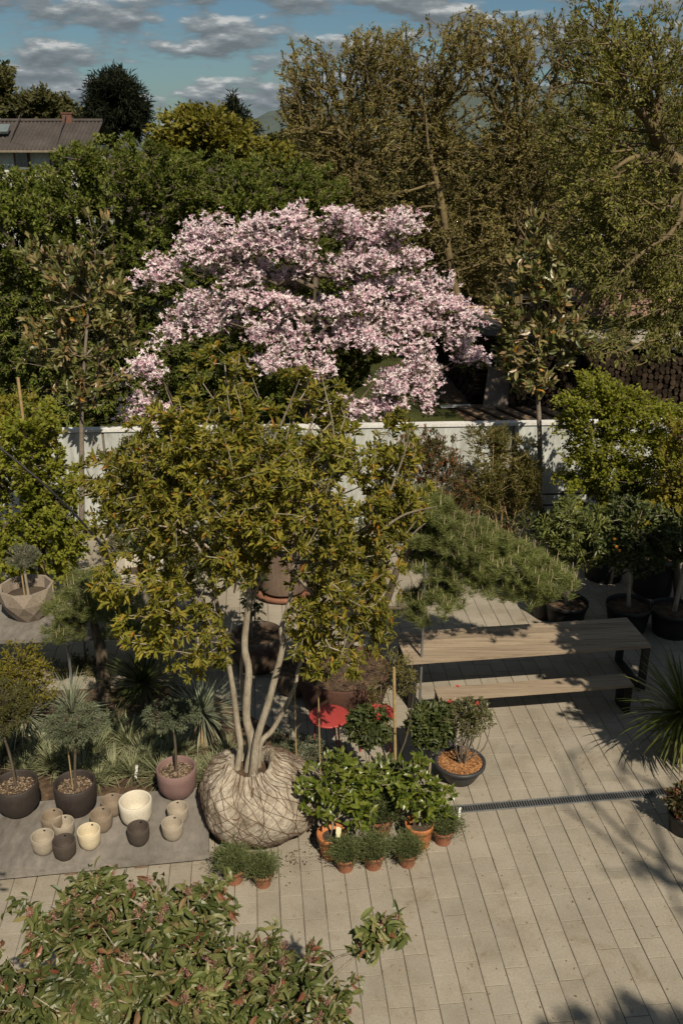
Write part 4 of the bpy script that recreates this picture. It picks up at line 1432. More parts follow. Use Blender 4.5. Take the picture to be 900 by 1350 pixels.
def potted(label, x, yb, rt, h, lst, D, n, k, L, W, lm, kind='oval', potm='blackpot', tr=.03, fruit=None, dep=.5, whorl=False, spread=.8, up=.1, name='potted_tree', cat='potted tree', droop=0., gap=.2, rb=None):
    b = G(x, yb) + [0, rt, 0]
    D = b[1]
    root = thing(name, label, cat, b)
    simple_pot(root, b, rt, h, M[potm], rb or rt * .82, .015)
    lo = lobs(lst, D, dep)
    T = fill(lo, n, .45, gap, 4)
    m = lo[0][0]
    lowz = min(c[2] - r[2] * .6 for c, r in lo)
    tk = np.array([b + [0, 0, h * .8], b * .7 + m * .3 + [0, 0, .05], np.array([m[0], m[1], max(lowz, h + .1)]), m])
    A_, B_, ra, rb_, td = grow(tk, None, T, r0=.003, step=.2, rmax=tr * .6)
    mb = MB()
    mb.tube(tk, [tr, tr * .92, tr * .8, tr * .35], 9, wob=.06)
    mb.segs(A_, B_, ra, rb_, 4)
    mb.build('trunk', M['bark'], root)
    o = T - m
    o /= np.linalg.norm(o, axis=1)[:, None] + 1e-9
    d = td * .4 + o * .6
    mb = MB()
    mb.leaves(*sprays(T, d / np.linalg.norm(d, axis=1)[:, None], k, spread, L, W, .06, up, .5, whorl, droop), kind)
    mb.build('crown', lm, root)
    if fruit:
        for fx, fy in fruit:
            q = P(fx, fy, D - dep * .75)
            mb = MB()
            mb.lathe([(.001, -.026), (.014, -.022), (.025, -.009), (.026, .003), (.020, .017), (.009, .024), (.001, .025)], 14, 0, q)
            mb.build('orange', M['fruit'], root)
    return root


potted('potted shrub with glossy lance-shaped leaves in a black tub behind the table', 750, 835, .34, .42, [(755, 690, 44, 34), (735, 705, 30, 28), (778, 705, 30, 28), (755, 725, 36, 20)], 0, 260, 12, .13, .032, M['l_willowy'], tr=.04, up=.2, whorl=True)
potted('potted orange tree with a few ripe fruits in a black tub', 833, 842, .36, .45, [(835, 700, 52, 44), (805, 710, 34, 34), (868, 715, 34, 32), (835, 735, 44, 20)], 0, 330, 13, .085, .04, M['l_laurel'], tr=.035, fruit=[(809, 710), (812, 721), (816, 726)])
potted('potted tree with a bare trunk in a black tub at the right edge', 893, 848, .36, .45, [(905, 720, 40, 30), (880, 700, 30, 28), (930, 720, 40, 40)], 0, 260, 12, .085, .04, M['l_laurel'], tr=.04)
b = G(722, 820) + [0, .25, 0]
r_ = thing('nursery_tub', 'empty black plastic tub beside the potted lance-leaf shrub', 'tub', b)
simple_pot(r_, b, .26, .42, M['blackpot'], .22, .012)
for i, (x, y, lb) in enumerate(((800, 770, 'black tub in deep shade behind the potted orange tree'), (865, 790, 'black tub in deep shade between the two right-hand potted trees'))):
    b = G(x, y) + [0, .3, 0]
    r_ = thing('nursery_tub', lb, 'tub', b)
    simple_pot(r_, b, .38, .75, M['blackpot'], .33, .012)

# bowl with azalea, laurel ball
b = G(608, 1042) + [0, .24, 0]
az = thing('potted_azalea', 'spreading azalea with bare curved stems in a wide charcoal bowl', 'potted plant', b)
mb = MB()
mb.lathe([(.001, 0), (.17, 0), (.19, .015), (.25, .12), (.285, .21), (.29, .22), (.315, .222), (.318, .26), (.31, .268), (.285, .268), (.275, .24), (.001, .2)], 44, 0, b)
mb.build('bowl', M['bowlpot'], az)
mb = MB()
soil_disc(mb, .275, .245)
for v in mb.v:
    v += b
kk = 700
a = rng.uniform(0, 6.28, kk)
q = np.sqrt(rng.uniform(0, 1, kk)) * .27
pp = np.stack([q * np.cos(a), q * np.sin(a), np.full(kk, .256)], 1) + b
mb.leaves(pp, unit(kk) * [1, 1, .35], unit(kk) * .5 + [0, 0, 1], rng.uniform(.014, .036, kk), rng.uniform(.01, .022, kk), 'diamond')
M['barkchips'] = surf('orange_bark_chips', [(0.20, 0.085, 0.03), (0.34, 0.16, 0.06), (0.46, 0.26, 0.12)], 30, .9, .8, 60, rnd=.35)
mb.build('bark_chips', M['barkchips'], az)
ac = P(617, 945, b[1])
T, o, lv = grp_leaves(ac, (.36, .30, .24), 280, 12, .038, .017, spread=.9, shell=.4, whorl=True, up=.25, gap=.25, gs=7)
mb = MB()
for i in range(16):
    e_ = T[rng.integers(len(T))]
    s0 = b + [rng.uniform(-.05, .05), rng.uniform(-.05, .05), .24]
    mid = s0 * .5 + e_ * .5 + (e_ - s0) * [.28, .28, -.1]
    mb.tube([s0, mid, e_], [.009, .007, .004], 6)
A_, B_, ra, rb, td = grow(np.array([b + [0, 0, .24], ac - [0, 0, .1], ac]), None, T, r0=.002, step=.12, rmax=.008)
mb.segs(A_, B_, ra, rb, 4)
mb.build('stems', M['barkgrey'], az)
mb = MB()
mb.leaves(*lv, 'diamond')
mb.build('foliage', M['l_azalea'], az)
mb = MB()
fl = np.array([P(628, 928, b[1] - .3), P(593, 925, b[1] - .2), P(603, 905, b[1] - .1)])
mb.leaves(*sprays(fl, np.tile([0, -.6, .8], (3, 1)), 9, .9, .035, .02, .01, 0, .3, True), 'diamond')
mb.build('blossoms', M['petalfew'], az)


def ball_bush(label, x, y, D, r, n, L, W, lm, stem=None, name='laurel_bush', cat='bush', flowers=0):
    c = P(x, y, D)
    b = np.array([c[0], c[1], 0.])
    root = thing(name, label, cat, b)
    T, o, lv = grp_leaves(c, r, n, 10, L, W, spread=.85, shell=.35, whorl=True, up=.2, gap=.15, gs=6)
    mb = MB()
    top = c - [0, 0, r[2] * .6]
    mb.tube([b, b * .5 + top * .5 + [.01, .01, 0], top, c], [.018, .016, .014, .006], 8)
    A_, B_, ra, rb, td = grow(np.array([b, top, c]), None, T, r0=.002, step=.15, rmax=.01)
    mb.segs(A_, B_, ra, rb, 4)
    mb.build('stem', M['bark'], root)
    mb = MB()
    mb.leaves(*lv, 'oval')
    mb.build('foliage', lm, root)
    if flowers:
        mb = MB()
        s = T[np.argsort(-T[:, 2])[:40]][rng.permutation(40)[:flowers]] + [0, -.03, .04]
        mb.leaves(*sprays(s, np.tile([0, -.5, .8], (len(s), 1)), 10, .9, .045, .026, .01, 0, .3, True), 'diamond')
        mb.build('blossoms', M['petalfew'], root)
    return root


ball_bush('dense dark green laurel bush behind the charcoal bowl', 568, 955, 9.9, (.32, .28, .30), 300, .075, .034, M['l_laurel'])
ball_bush('dark rhododendron standard with red flowers beside the red table', 487, 958, 9.35, (.27, .25, .24), 190, .08, .032, M['l_laurel'], flowers=4, name='rhododendron_standard', cat='standard plant')
for x, y0_, y1_, D_, lb in ((522, 1015, 880, 9.6, 'thick bamboo cane in front of the red chair'), (391, 1010, 895, 9.75, 'thin bamboo cane beside the rightmost bare stem'), (395, 1012, 880, 0, None), (422, 1000, 890, 9.9, 'thin bamboo cane passing in front of the red table top')):
    if lb:
        a_ = P(x, y0_, D_)
        mb = MB()
        rr = .018 if 'thick' in lb else .009
        t_ = P(x - 3, y1_, D_)
        pts = [np.array([a_[0], a_[1], 0]) * (1 - t) + t_ * t for t in np.linspace(0, 1, 9)]
        mb.tube(pts, [rr * (1.15 if i % 2 else 1) for i in range(9)], 8, sub=1)
        tag(mb.build('bamboo_cane', M['bamboo'], loc=(a_[0], a_[1], 0)), lb, 'cane', 'bamboo canes behind the root ball')

# terracotta group ------------------------------------------------------------


def tpot(parent, c, rt, h, m):
    mb = MB()
    mb.lathe([(.001, 0), (rt * .72, 0), (rt * .74, .006), (rt * .92, h * .74), (rt * .93, h * .75), (rt, h * .755), (rt * 1.02, h * .98), (rt, h), (rt * .93, h), (rt * .9, h * .84), (.001, h * .82)], 30, 0, c)
    po = mb.build('pot', m, parent)
    mb = MB()
    soil_disc(mb, rt * .9, h * .83)
    for v in mb.v:
        v += np.array(c)
    mb.build('soil', M['soil'], po)


def camellia(label, x, yb, rt, h, blobs, n, tagpx=None, lm='l_camel'):
    b = G(x, yb) + [0, rt * .75, 0]
    root = thing('potted_camellia', label, 'potted plant', b)
    tpot(root, b, rt, h, M['terra'])
    lo = [lobe(q[0], q[1], q[2], q[3], b[1] + q[4], q[2] / 118 * .9) for q in blobs]
    T = fill(lo, n, .45, .2, 6)
    A_, B_, ra, rb, td = grow(np.array([b + [0, 0, h * .8], b + [.01, 0, h * 1.5], lo[0][0]]), None, T, r0=.0025, step=.15, rmax=.012)
    mb = MB()
    mb.tube([b + [0, 0, h * .78], b + [.01, 0, h * 1.5], lo[0][0]], [.014, .012, .006], 8)
    mb.segs(A_, B_, ra, rb, 5)
    mb.build('stem', M['bark'], root)
    d = td * .6 + [0, -.1, .35]
    mb = MB()
    mb.leaves(*sprays(T, d / np.linalg.norm(d, axis=1)[:, None], 6, .95, .088, .044, .06, 0, .9, False, .1), 'oval')
    mb.build('foliage', M[lm], root)
    if tagpx:
        q = P(tagpx[0], tagpx[1], b[1] - rt * .9)
        mb = MB()
        mb.box(q, (.055, .003, .11), .2, tilt=np.array([[1, .1, .15], [-.1, 1, 0.3], [-.15, -.3, 1]]))
        mb.build('plant_tag', M['tagyellow'], root)
    return root


camellia('leafy camellia in an orange terracotta pot with a printed tag', 437, 1136, .165, .30, [(430, 1040, 40, 36, .1), (465, 1025, 40, 32, .2), (455, 1065, 40, 26, 0), (500, 1020, 22, 22, .25), (445, 1010, 30, 18, .3)], 190, (446, 1097))
camellia('smaller camellia on a bare stem in the right-hand orange terracotta pot', 553, 1122, .165, .30, [(550, 1040, 34, 24, 0), (575, 1055, 28, 22, .1), (530, 1045, 24, 20, .1), (545, 1010, 24, 16, .1), (560, 1070, 18, 10, 0)], 130, None)
b = G(505, 1085) + [0, .2, 0]
r_ = thing('potted_camellia', 'dark camellia without flowers in the middle of the terracotta group', 'potted plant', b)
tpot(r_, b, .15, .26, M['terrab'])
T, o, lv = grp_leaves(b + [0, 0, .52], (.28, .22, .25), 120, 6, .075, .036, spread=.9, shell=.4)
mb = MB()
mb.segs(np.repeat((b + [0, 0, .22])[None], len(T), 0), T, .004, .002, 4)
mb.build('stem', M['bark'], r_)
mb = MB()
mb.leaves(*lv, 'oval')
mb.build('foliage', M['l_laurel'], r_)

RG = 'small potted rosemary plants around the root ball'
ros = thing('potted_rosemary', 'x', 'potted plant', (0, 0, 0), RG)
tpot(ros, (0, 0, 0), .115, .17, M['terrab'])
mb = MB()
T, o, lv = grp_leaves((0, 0, .24), (.23, .23, .20), 210, 30, .036, .0075, spread=.62, shell=.6, up=.55, upl=True, back=.15)
mb.segs(np.tile([[0, 0, .13]], (len(T), 1)) + rng.normal(size=(len(T), 3)) * [.05, .05, 0], T, .003, .0015, 3)
mb.leaves(*lv, 'diamond', 1)
mb.build('foliage', [M['barkdark'], M['l_rosem']], ros)
rl = [(455, 1152, 'potted rosemary at the front left of the terracotta group, below the tagged pot'), (492, 1149, 'potted rosemary in the middle of the front row, between two others'),
      (537, 1146, 'potted rosemary at the right of the front row, below the smaller camellia'), (584, 1116, 'potted rosemary right of the smaller camellia, beside the drain'),
      (346, 1173, 'potted rosemary in front of the root ball, nearer the terracotta group'), (308, 1168, 'potted rosemary in front of the root ball, beside the plinth corner')]
for i, (x, y, lb) in enumerate(rl):
    q = G(x, y) + [0, .085, 0]
    if i == 0:
        ros.location = tuple(q)
        ros['label'] = lb
    else:
        dup(ros, q, i * 1.3, random.uniform(.95, 1.1), lb)
# upright rosemary at the back
for x, y, lb in ((500, 1105, 'tall upright rosemary between the two camellias'), (520, 1075, 'tall upright rosemary behind the smaller camellia')):
    q = G(x, y) + [0, .1, 0]
    dup(ros, q, 2.2, 1.45, lb)
# plant labels as white slips
for x, y, lb in ((181, 1030, 'white plant label stuck upright behind the plinth'), (604, 1087, 'white curled plant label in the rosemary beside the drain'), (214, 996, 'small white plant label among the grey tufts')):
    q = G(x, y)
    mb = MB()
    mb.box(q + [0, 0, .14], (.03, .004, .18), .3, tilt=np.array([[1, 0, .18], [0, 1, .2], [-.18, -.2, 1]]))
    tag(mb.build('plant_label', M['tag'], loc=tuple(q)), lb, 'plant label', 'white plant labels')

# ------------------------------------------------------------------ spiky plants


def blades(c, n, L, W, lo=-.1, hi=1.2, jit=.03, lv=.3):
    a = rng.uniform(0, 6.28, n)
    el = rng.uniform(lo, hi, n)
    d = np.stack([np.cos(a) * np.cos(el), np.sin(a) * np.cos(el), np.sin(el)], 1)
    p = np.array(c) + d * [jit, jit, jit * .5]
    return p, d, np.tile([0, 0, 1.], (n, 1)) + rng.normal(size=(n, 3)) * .1, L * rng.uniform(1 - lv, 1 + lv * .5, n), W


TG = 'grey green spiky tufts in the mulch bed'
tuft = thing('spiky_tuft', 'grey green spiky tuft in the mulch bed behind the plinth', 'tuft', (0, 0, 0), TG)
mb = MB()
mb.leaves(*blades((0, 0, .04), 170, .34, .011, .15, 1.4, .05), 'blade')
mb.build('blades', M['l_tuft'], tuft)
tl = [(150, 1022), (192, 1010), (240, 1000), (285, 1030), (72, 1018), (125, 1000), (35, 1022), (170, 985), (215, 1030), (300, 1000), (5, 1000), (110, 1030), (90, 1005), (210, 985), (175, 1025), (225, 1005), (255, 1035), (140, 985), (60, 995), (20, 985), (300, 1022), (200, 965), (150, 965), (130, 1035), (235, 968), (45, 1005)]
for i, (x, y) in enumerate(tl):
    q = G(x, y)
    if i == 0:
        tuft.location = tuple(q)
    else:
        dup(tuft, q, i * 1.7, random.uniform(.8, 1.15))
for x, y, s, n, lb in ((266, 988, 1.0, 260, 'large blue-green spiky plant on a corky bulb right of the mauve planter'), (96, 985, .95, 240, 'blue-green spiky plant behind the blue conifer standard'), (30, 985, .9, 220, 'blue-green spiky plant at the left edge of the mulch bed')):
    b = G(x, y) + [0, .15, 0]
    root = thing('bulb_plant', lb, 'succulent', b)
    mb = MB()
    mb.lathe([(.001, 0), (.15 * s, 0), (.17 * s, .06), (.13 * s, .2 * s), (.08 * s, .32 * s), (.06 * s, .4 * s), (.001, .42 * s)], 22, 0, b, wob=.04)
    mb.build('bulb', M['bulb'], root)
    mb = MB()
    mb.leaves(*blades(b + [0, 0, .46 * s], n, .56 * s, .014, -.75, 1.5, .05), 'blade')
    mb.build('blades', M['l_blue'], root)
b = P(190, 900, 11.4)
root = thing('spiky_plant', 'dark spiky rosette in the shade left of the bare stems', 'succulent', (b[0], b[1], 0))
mb = MB()
mb.leaves(*blades((b[0], b[1], b[2]), 200, .62, .02, -.5, 1.4, .05), 'blade')
mb.build('blades', M['l_laurel'], root)
mb = MB()
mb.tube([(b[0], b[1], 0), b], [.08, .06], 9, sub=1)
mb.build('stem', M['barkdark'], root)
b = G(896, 1005) + [-.03, .05, 0]
yc = thing('yucca', 'yucca with long arching green blades at the right edge of the paving', 'yucca', b)
mb = MB()
mb.tube([b, b + [0, 0, .75]], [.09, .07], 10, sub=1)
mb.build('trunk', M['barkdark'], yc)
mb = MB()
mb.leaves(*blades(b + [0, 0, .72], 240, .80, .034, -.75, 1.35, .07), 'blade')
mb.leaves(*blades(b + [.1, .05, .45], 120, .62, .03, -.6, .8, .07), 'blade')
mb.build('blades', M['l_yucca'], yc)
b = G(893, 1108) + [.12, .18, 0]
rd = thing('potted_shrub', 'small potted shrub with reddish leaf tips below the yucca', 'potted plant', b)
simple_pot(rd, b, .2, .26, M['blackpot'], .16, .01)
T, o, lv = grp_leaves(b + [0, 0, .42], (.27, .25, .2), 130, 9, .055, .028, spread=.9, shell=.4)
mb = MB()
mb.segs(np.repeat((b + [0, 0, .22])[None], len(T), 0), T, .004, .002, 4)
mb.build('stem', M['bark'], rd)
mb = MB()
mb.leaves(*lv, 'oval')
mb.build('foliage', M['l_nandina'], rd)
# low ground cover behind the root ball
shrub('low spreading juniper behind the root ball', 380, 1000, [(380, 985, 50, 18), (340, 995, 30, 18), (430, 1000, 30, 16)], 10.0, 260, 18, .05, .010, M['l_conif'], dep=.3, name='juniper', cat='juniper', nst=2)

# ================================================================== FOREGROUND SHRUB
FD = 5.0
fl_ = [(150, 1300, 190, 80, -.1), (60, 1225, 80, 42, .2), (330, 1300, 120, 55, 0), (420, 1325, 80, 36, -.1), (245, 1195, 62, 34, .2), (110, 1180, 55, 26, .3), (292, 1165, 24, 30, .35),
       (30, 1330, 110, 70, -.4), (250, 1380, 220, 60, -.6), (180, 1230, 120, 50, .1), (370, 1262, 60, 30, .1), (100, 1420, 250, 80, -.9), (135, 1155, 24, 14, .35)]
lobes = [lobe(x, y, rx, ry, FD + dd, max(.16, rx / 200 * .75)) for x, y, rx, ry, dd in fl_]
fb = np.array([-1.4, 4.1, 0])
fo = thing('photinia_shrub', 'tall photinia shrub with reddish young leaves filling the bottom left corner', 'shrub', fb)
T = fill(lobes, 1050, .45, .14, 3.4)
sp = np.concatenate([fill([lobe(505, 1226, 27, 16, FD - .1, .10)], 15, .5), fill([lobe(482, 1248, 12, 10, FD - .1, .08)], 4, .5)])
T = np.concatenate([T, sp])
fk = [fb, fb + [0, .1, .9], fb + [.05, .3, 1.6], P(190, 1330, FD - .1), P(200, 1270, FD)]
A_, B_, ra, rb, td = grow(np.array(fk), None, T, r0=.0035, step=.16, jit=.14, rmax=.022, pl=.3)
mb = MB()
mb.tube(fk, [.07, .06, .05, .03, .015], 10, wob=.05)
mb.segs(A_, B_, ra, rb, 6)
mb.tube([P(330, 1345, FD - .2), P(410, 1310, FD - .15), P(455, 1272, FD - .12), P(485, 1247, FD - .1), P(510, 1226, FD - .1)], [.014, .011, .009, .007, .004], 7, wob=.08)
mb.build('trunk', M['bark'], fo)
d = td * .6 + [0, 0, .25] + unit(len(T)) * .3
d /= np.linalg.norm(d, axis=1)[:, None]
mb = MB()
mb.leaves(*sprays(T, d, 13, .85, .098, .036, .11, 0, .55, True, .26), 'curl')
mb.build('crown', M['l_fore'], fo)
mb = MB()
sel = T[rng.uniform(0, 1, len(T)) < .28]
c3 = np.repeat(sel, 26, 0)
p3 = c3 + unit(len(c3)) * rng.uniform(.01, .05, (len(c3), 1)) + [0, 0, .05]
mb.leaves(p3, unit(len(p3)), unit(len(p3)), .009, .008, 'diamond')
mb.leaves(p3, unit(len(p3)), unit(len(p3)), .009, .008, 'diamond')
mb.segs(c3, p3, .0011, .0008, 3)
mb.build('flower_buds', M['bud'], fo)

# ================================================================== BEYOND THE WALL
# log stacks


def logstack(label, a, b, h0, h1, dep, group):
    d = b - a
    L_ = np.linalg.norm(d)
    d = d / L_
    n_ = np.array([d[1], -d[0], 0])
    root = thing('log_stack', label, 'log stack', (a + b) / 2, group)
    A_, B_, r_ = [], [], []
    x = 0.0
    while x < L_:
        h = h0 + (h1 - h0) * x / L_
        z = .08
        while z < h:
            rr = random.uniform(.055, .10)
            q = a + d * (x + random.uniform(-.03, .03)) + np.array([0, 0, z])
            o = random.uniform(0, .09)
            A_.append(q + n_ * (dep / 2 + o))
            B_.append(q - n_ * (dep / 2))
            r_.append(rr)
            z += rr * 1.75
        x += .17
    mb = MB()
    A_, B_, r_ = np.array(A_), np.array(B_), np.array(r_)
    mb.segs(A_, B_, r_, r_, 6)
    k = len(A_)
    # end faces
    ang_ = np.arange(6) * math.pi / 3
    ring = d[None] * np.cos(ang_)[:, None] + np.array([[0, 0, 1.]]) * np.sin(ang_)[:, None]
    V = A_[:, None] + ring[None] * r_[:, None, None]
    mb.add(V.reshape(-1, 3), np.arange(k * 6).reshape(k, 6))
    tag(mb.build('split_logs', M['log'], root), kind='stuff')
    mb = MB()
    for i in range(int(L_ / 1.6) + 1):
        x = min(i * 1.6 + .8, L_)
        h = h0 + (h1 - h0) * x / L_
        q = a + d * x + np.array([0, 0, h + .12 + .03 * (i % 2)])
        mb.box(q, (1.75, dep + .35, .03), math.atan2(d[1], d[0]), tilt=np.array([[1, 0, random.uniform(-.06, .06)], [0, 1, .1], [0, -.1, 1]]))
    mb.build('cover_sheet', M['sheet'], root)
    return root


k1, k2, k3 = G(668, 540), G(930, 532), G(585, 470)
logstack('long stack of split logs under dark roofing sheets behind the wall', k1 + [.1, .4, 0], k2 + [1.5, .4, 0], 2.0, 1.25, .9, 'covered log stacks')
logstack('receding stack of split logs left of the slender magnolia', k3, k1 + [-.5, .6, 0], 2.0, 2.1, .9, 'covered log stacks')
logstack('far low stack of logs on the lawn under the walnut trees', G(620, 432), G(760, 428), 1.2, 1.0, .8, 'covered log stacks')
for x, y, z, lb, a in ((640, 420, 0, 'upper pale wooden pallet leaning among the log stacks', .5), (600, 428, 0, 'lower pallet of orange brown boards beside the blossom', .2), (655, 440, 0, 'pallet lying on the receding log stack', .9)):
    c = P(x, y, 31.5)
    r_ = thing('wooden_pallet', lb, 'pallet', c, 'wooden pallets')
    mb = MB()
    for i in range(6):
        mb.box(c + [0, (i - 2.5) * .2, .09], (1.2, .1, .03))
    for i in range(3):
        mb.box(c + [(i - 1) * .5, 0, .03], (.1, 1.1, .09))
    mb.build('boards', M['palewood'], r_)
    r_.rotation_euler = (.5, .1, a)
c = G(655, 540)
mb = MB()
mb.box(c + [0, .1, .55], (.75, .05, 1.25), .1, tilt=np.array([[1, 0, .18], [0, 1, .3], [-.18, -.3, 1]]))
tag(mb.build('leaning_board', M['board'], loc=tuple(c)), 'grey board leaning against the log stack behind the wall', 'board')
for i in range(5):
    c = G(640 + i * 22, 553 - i * 1.5)
    mb = MB()
    mb.box(c + [0, -.1, .08], (.3, 2.6, .06), .45)
    tag(mb.build('timber_plank', M['oldwood'], loc=tuple(c)), 'brown plank lying in the row of boards on the lawn behind the wall', 'plank', 'planks on the lawn')
c = G(600, 538)
mb = MB()
mb.box(c + [0, 0, .06], (.9, .16, .05), .12)
tag(mb.build('painted_plank', M['tag'], loc=tuple(c)), 'short pale painted plank lying on the grass', 'plank')
sheet('bare_soil', [G(540, 490)[:2], G(600, 480)[:2], G(700, 545)[:2], G(620, 560)[:2]], -0.004, M['mulch'])
for x, y, w, h, lb in ((705, 420, 4.0, 1.0, 'salmon brick stack nearest the slender magnolia'), (790, 415, 4.5, 1.3, 'wide salmon brick stack in the middle of the far lawn'), (850, 414, 2.4, .9, 'small salmon brick stack under the hanging branches')):
    c = G(x, y)
    r_ = thing('brick_stack', lb, 'brick stack', c, 'brick stacks on the lawn')
    mb = MB()
    for j in range(int(h / .12)):
        for i in range(int(w / .27)):
            mb.box(c + [(i - w / .54) * .27 + (.13 if j % 2 else 0) + random.uniform(-.03, .03), random.uniform(-.04, .04), .06 + j * .12], (.25, .6, .11), random.uniform(-.08, .08))
    mb.build('bricks', M['palebrick'], r_)
    r_['category'] = 'brick stack'

# white building glimpsed through the walnuts
c = np.array([17.5, 66, 0])
wb = thing('white_building', 'white rendered building glimpsed through a gap in the walnut leaves', 'building', c)
mb = MB()
mb.box(c + [0, 0, 2.0], (9, 6, 4.0))
mb.build('wall', M['render'], wb)
mb = MB()
mb.box(c + [0, 0, 4.2], (9.8, 6.8, .35))
mb.build('roof', M['rooftile'], wb)
for s in (-3, 0, 3):
    mb = MB()
    mb.box(c + [s, -3.02, 2.1], (1.0, .1, 1.2))
    mb.build('window', M['glass'], wb)

# house at the far left
hD = 64.0
hx = P(130, 165, hD + 3.6)[0]
e_z, r_z = P(120, 192, hD)[2], P(131, 160, hD + 3.6)[2]
hs = thing('farmhouse', 'pale rendered house with a long grey corrugated roof', 'house', (hx - 8, hD + 3.6, 0))
mb = MB()
mb.box((hx - 9.0, hD + 3.6, e_z / 2), (17.4, 6.6, e_z))
mb.build('wall', M['render'], hs)
mb = MB()
nr = 150
xs = np.linspace(hx - 18.5, hx + .3, nr)
rip = .05 * np.cos(np.arange(nr) * math.pi)
V = np.concatenate([np.stack([xs, np.full(nr, hD - .5), e_z - .25 + rip], 1), np.stack([xs, np.full(nr, hD + 3.6), r_z + rip], 1), np.stack([xs, np.full(nr, hD + 7.7), e_z - .25 + rip], 1)])
mb.add(V, [[i, i + 1, nr + i + 1, nr + i] for i in range(nr - 1)] + [[nr + i, nr + i + 1, 2 * nr + i + 1, 2 * nr + i] for i in range(nr - 1)])
mb.tube([(hx - 18.5, hD + 3.6, r_z + .05), (hx + .3, hD + 3.6, r_z + .05)], .12, 8, sub=1)
for x in range(0, 18, 3):
    mb.box((hx - 17 + x, hD + 1.5, (e_z + r_z) / 2 + .02), (.06, 4.2, .05), tilt=np.array([[1, 0, 0], [0, math.cos(.55), -math.sin(.55)], [0, math.sin(.55), math.cos(.55)]]))
rfo = mb.build('roof', M['rooftile'], hs)
mb = MB()
q = P(90, 157, hD + 3.6)
mb.box((q[0], hD + 3.6, r_z + .12), (.62, .5, .7))
mb.box((q[0], hD + 3.6, r_z + .5), (.74, .6, .08))
mb.build('chimney', M['brick'], rfo)
mb = MB()
q = P(6, 171, hD + 1.6)
mb.box((q[0], hD + 1.5, q[2] + .05), (.7, .9, .16), tilt=np.array([[1, 0, 0], [0, .85, -.5], [0, .5, .85]]))
mb.build('skylight', M['glass'], rfo)
for wx in (28, -20, 75):
    q = P(wx, 212, hD)
    mb = MB()
    mb.box((q[0], hD + .26, q[2]), (1.0, .12, 1.3))
    wf = mb.build('window_frame', M['brick'], hs)
    mb = MB()
    mb.box((q[0], hD + .18, q[2]), (.74, .06, 1.04))
    mb.build('window_pane', M['glass'], wf)
mb = MB()
mb.box((hx - 9, hD - .55, e_z - .32), (18.8, .14, .14))
mb.build('gutter', M['barkgrey'], hs)


def far_tree(name, label, lst, D, n, k, L, W, lm, trunk_x, trunk_top, tr=.2, bark='barkdark', dep=None, gap=.25, gs=.9, group=None, spread=1.0, up=0.1, r0=.012, shell=.45, step=.8, kind='diamond', cat='tree', **kw):
    q = P(trunk_x, trunk_top, D)
    base = np.array([q[0], D, 0.])
    return tree(name, label, cat, base, [base, base * .5 + q * .5 + [.1, 0, 0], q], [tr, tr * .8, tr * .35], lobs(lst, D, dep), n, k, L, W, lm, M[bark], kind, spread, shell, gap, gs, L * 1.5, up, group, r0=r0, step=step, **kw)


HG = 'dense green hazels beyond the wall'
far_tree('hazel_tree', 'dense dark green hazel filling the left edge below the house', [(40, 315, 90, 70), (5, 258, 60, 34), (-10, 310, 70, 60), (-20, 380, 90, 110), (60, 420, 80, 90), (30, 262, 60, 36), (20, 510, 90, 60), (90, 500, 60, 70)], 25.5, 1900, 36, .108, .052, M['l_mass'], 40, 360, dep=2.0, gap=.12, group=HG)
far_tree('hazel_tree', 'dense dark green hazel behind the left slender magnolia, tallest below the dark pine', [(150, 230, 90, 50), (110, 300, 90, 70), (200, 310, 90, 80), (160, 400, 90, 90), (140, 490, 80, 70), (215, 225, 60, 40), (115, 212, 36, 22), (140, 550, 80, 40), (200, 480, 70, 60), (72, 262, 44, 46, -.8), (78, 330, 40, 50, -.8)], 27, 2300, 36, .108, .052, M['l_mass'], 160, 350, dep=2.2, gap=.12, group=HG)
far_tree('hazel_tree', 'dense green hazel directly behind the pink blossom', [(300, 260, 80, 60), (360, 250, 70, 48), (280, 340, 80, 70), (420, 270, 46, 50), (340, 400, 100, 90), (240, 260, 50, 50), (430, 350, 50, 80), (270, 500, 90, 70), (370, 500, 70, 60)], 28, 2500, 36, .108, .052, M['l_mass'], 320, 340, dep=2.2, gap=.12, group=HG)
far_tree('lime_tree', 'rounded yellow green tree between the dark pine and the walnuts', [(270, 180, 70, 36), (240, 175, 45, 32), (310, 185, 44, 30), (270, 160, 45, 22), (350, 205, 46, 22), (230, 200, 40, 30)], 40, 900, 14, .2, .12, M['l_lime'], 270, 200, dep=2.2, gap=.25)
far_tree('black_pine', 'dark round-crowned pine behind the house roof', [(152, 132, 40, 34), (150, 112, 28, 16), (135, 150, 30, 28), (172, 148, 26, 28), (150, 170, 40, 24)], 74, 700, 26, .5, .07, M['l_dark'], 150, 150, dep=3, gap=.3, gs=.7, tr=.3)
far_tree('dark_tree', 'dark tree at the left edge behind the house', [(0, 130, 24, 24), (-20, 110, 40, 40), (10, 150, 30, 20), (4, 100, 12, 18)], 78, 300, 16, .4, .2, M['l_far'], -5, 140, dep=3, gap=.35, gs=.6, tr=.3, group='dark trees behind the house')
far_tree('dark_tree', 'dark tree behind the middle of the roof', [(40, 140, 28, 18), (75, 145, 26, 20), (60, 130, 16, 12), (100, 155, 22, 16)], 78, 360, 16, .4, .2, M['l_far'], 60, 145, dep=3, gap=.3, gs=.6, tr=.3, group='dark trees behind the house')
far_tree('spruce_tree', 'small dark spruce with a thin tip behind the yellow green tree', [(312, 160, 26, 16), (325, 172, 20, 14), (307, 142, 10, 10), (307, 132, 5, 9), (300, 170, 20, 16)], 80, 260, 20, .4, .09, M['l_dark'], 310, 150, dep=1.6, gap=.2, gs=.8, tr=.2)
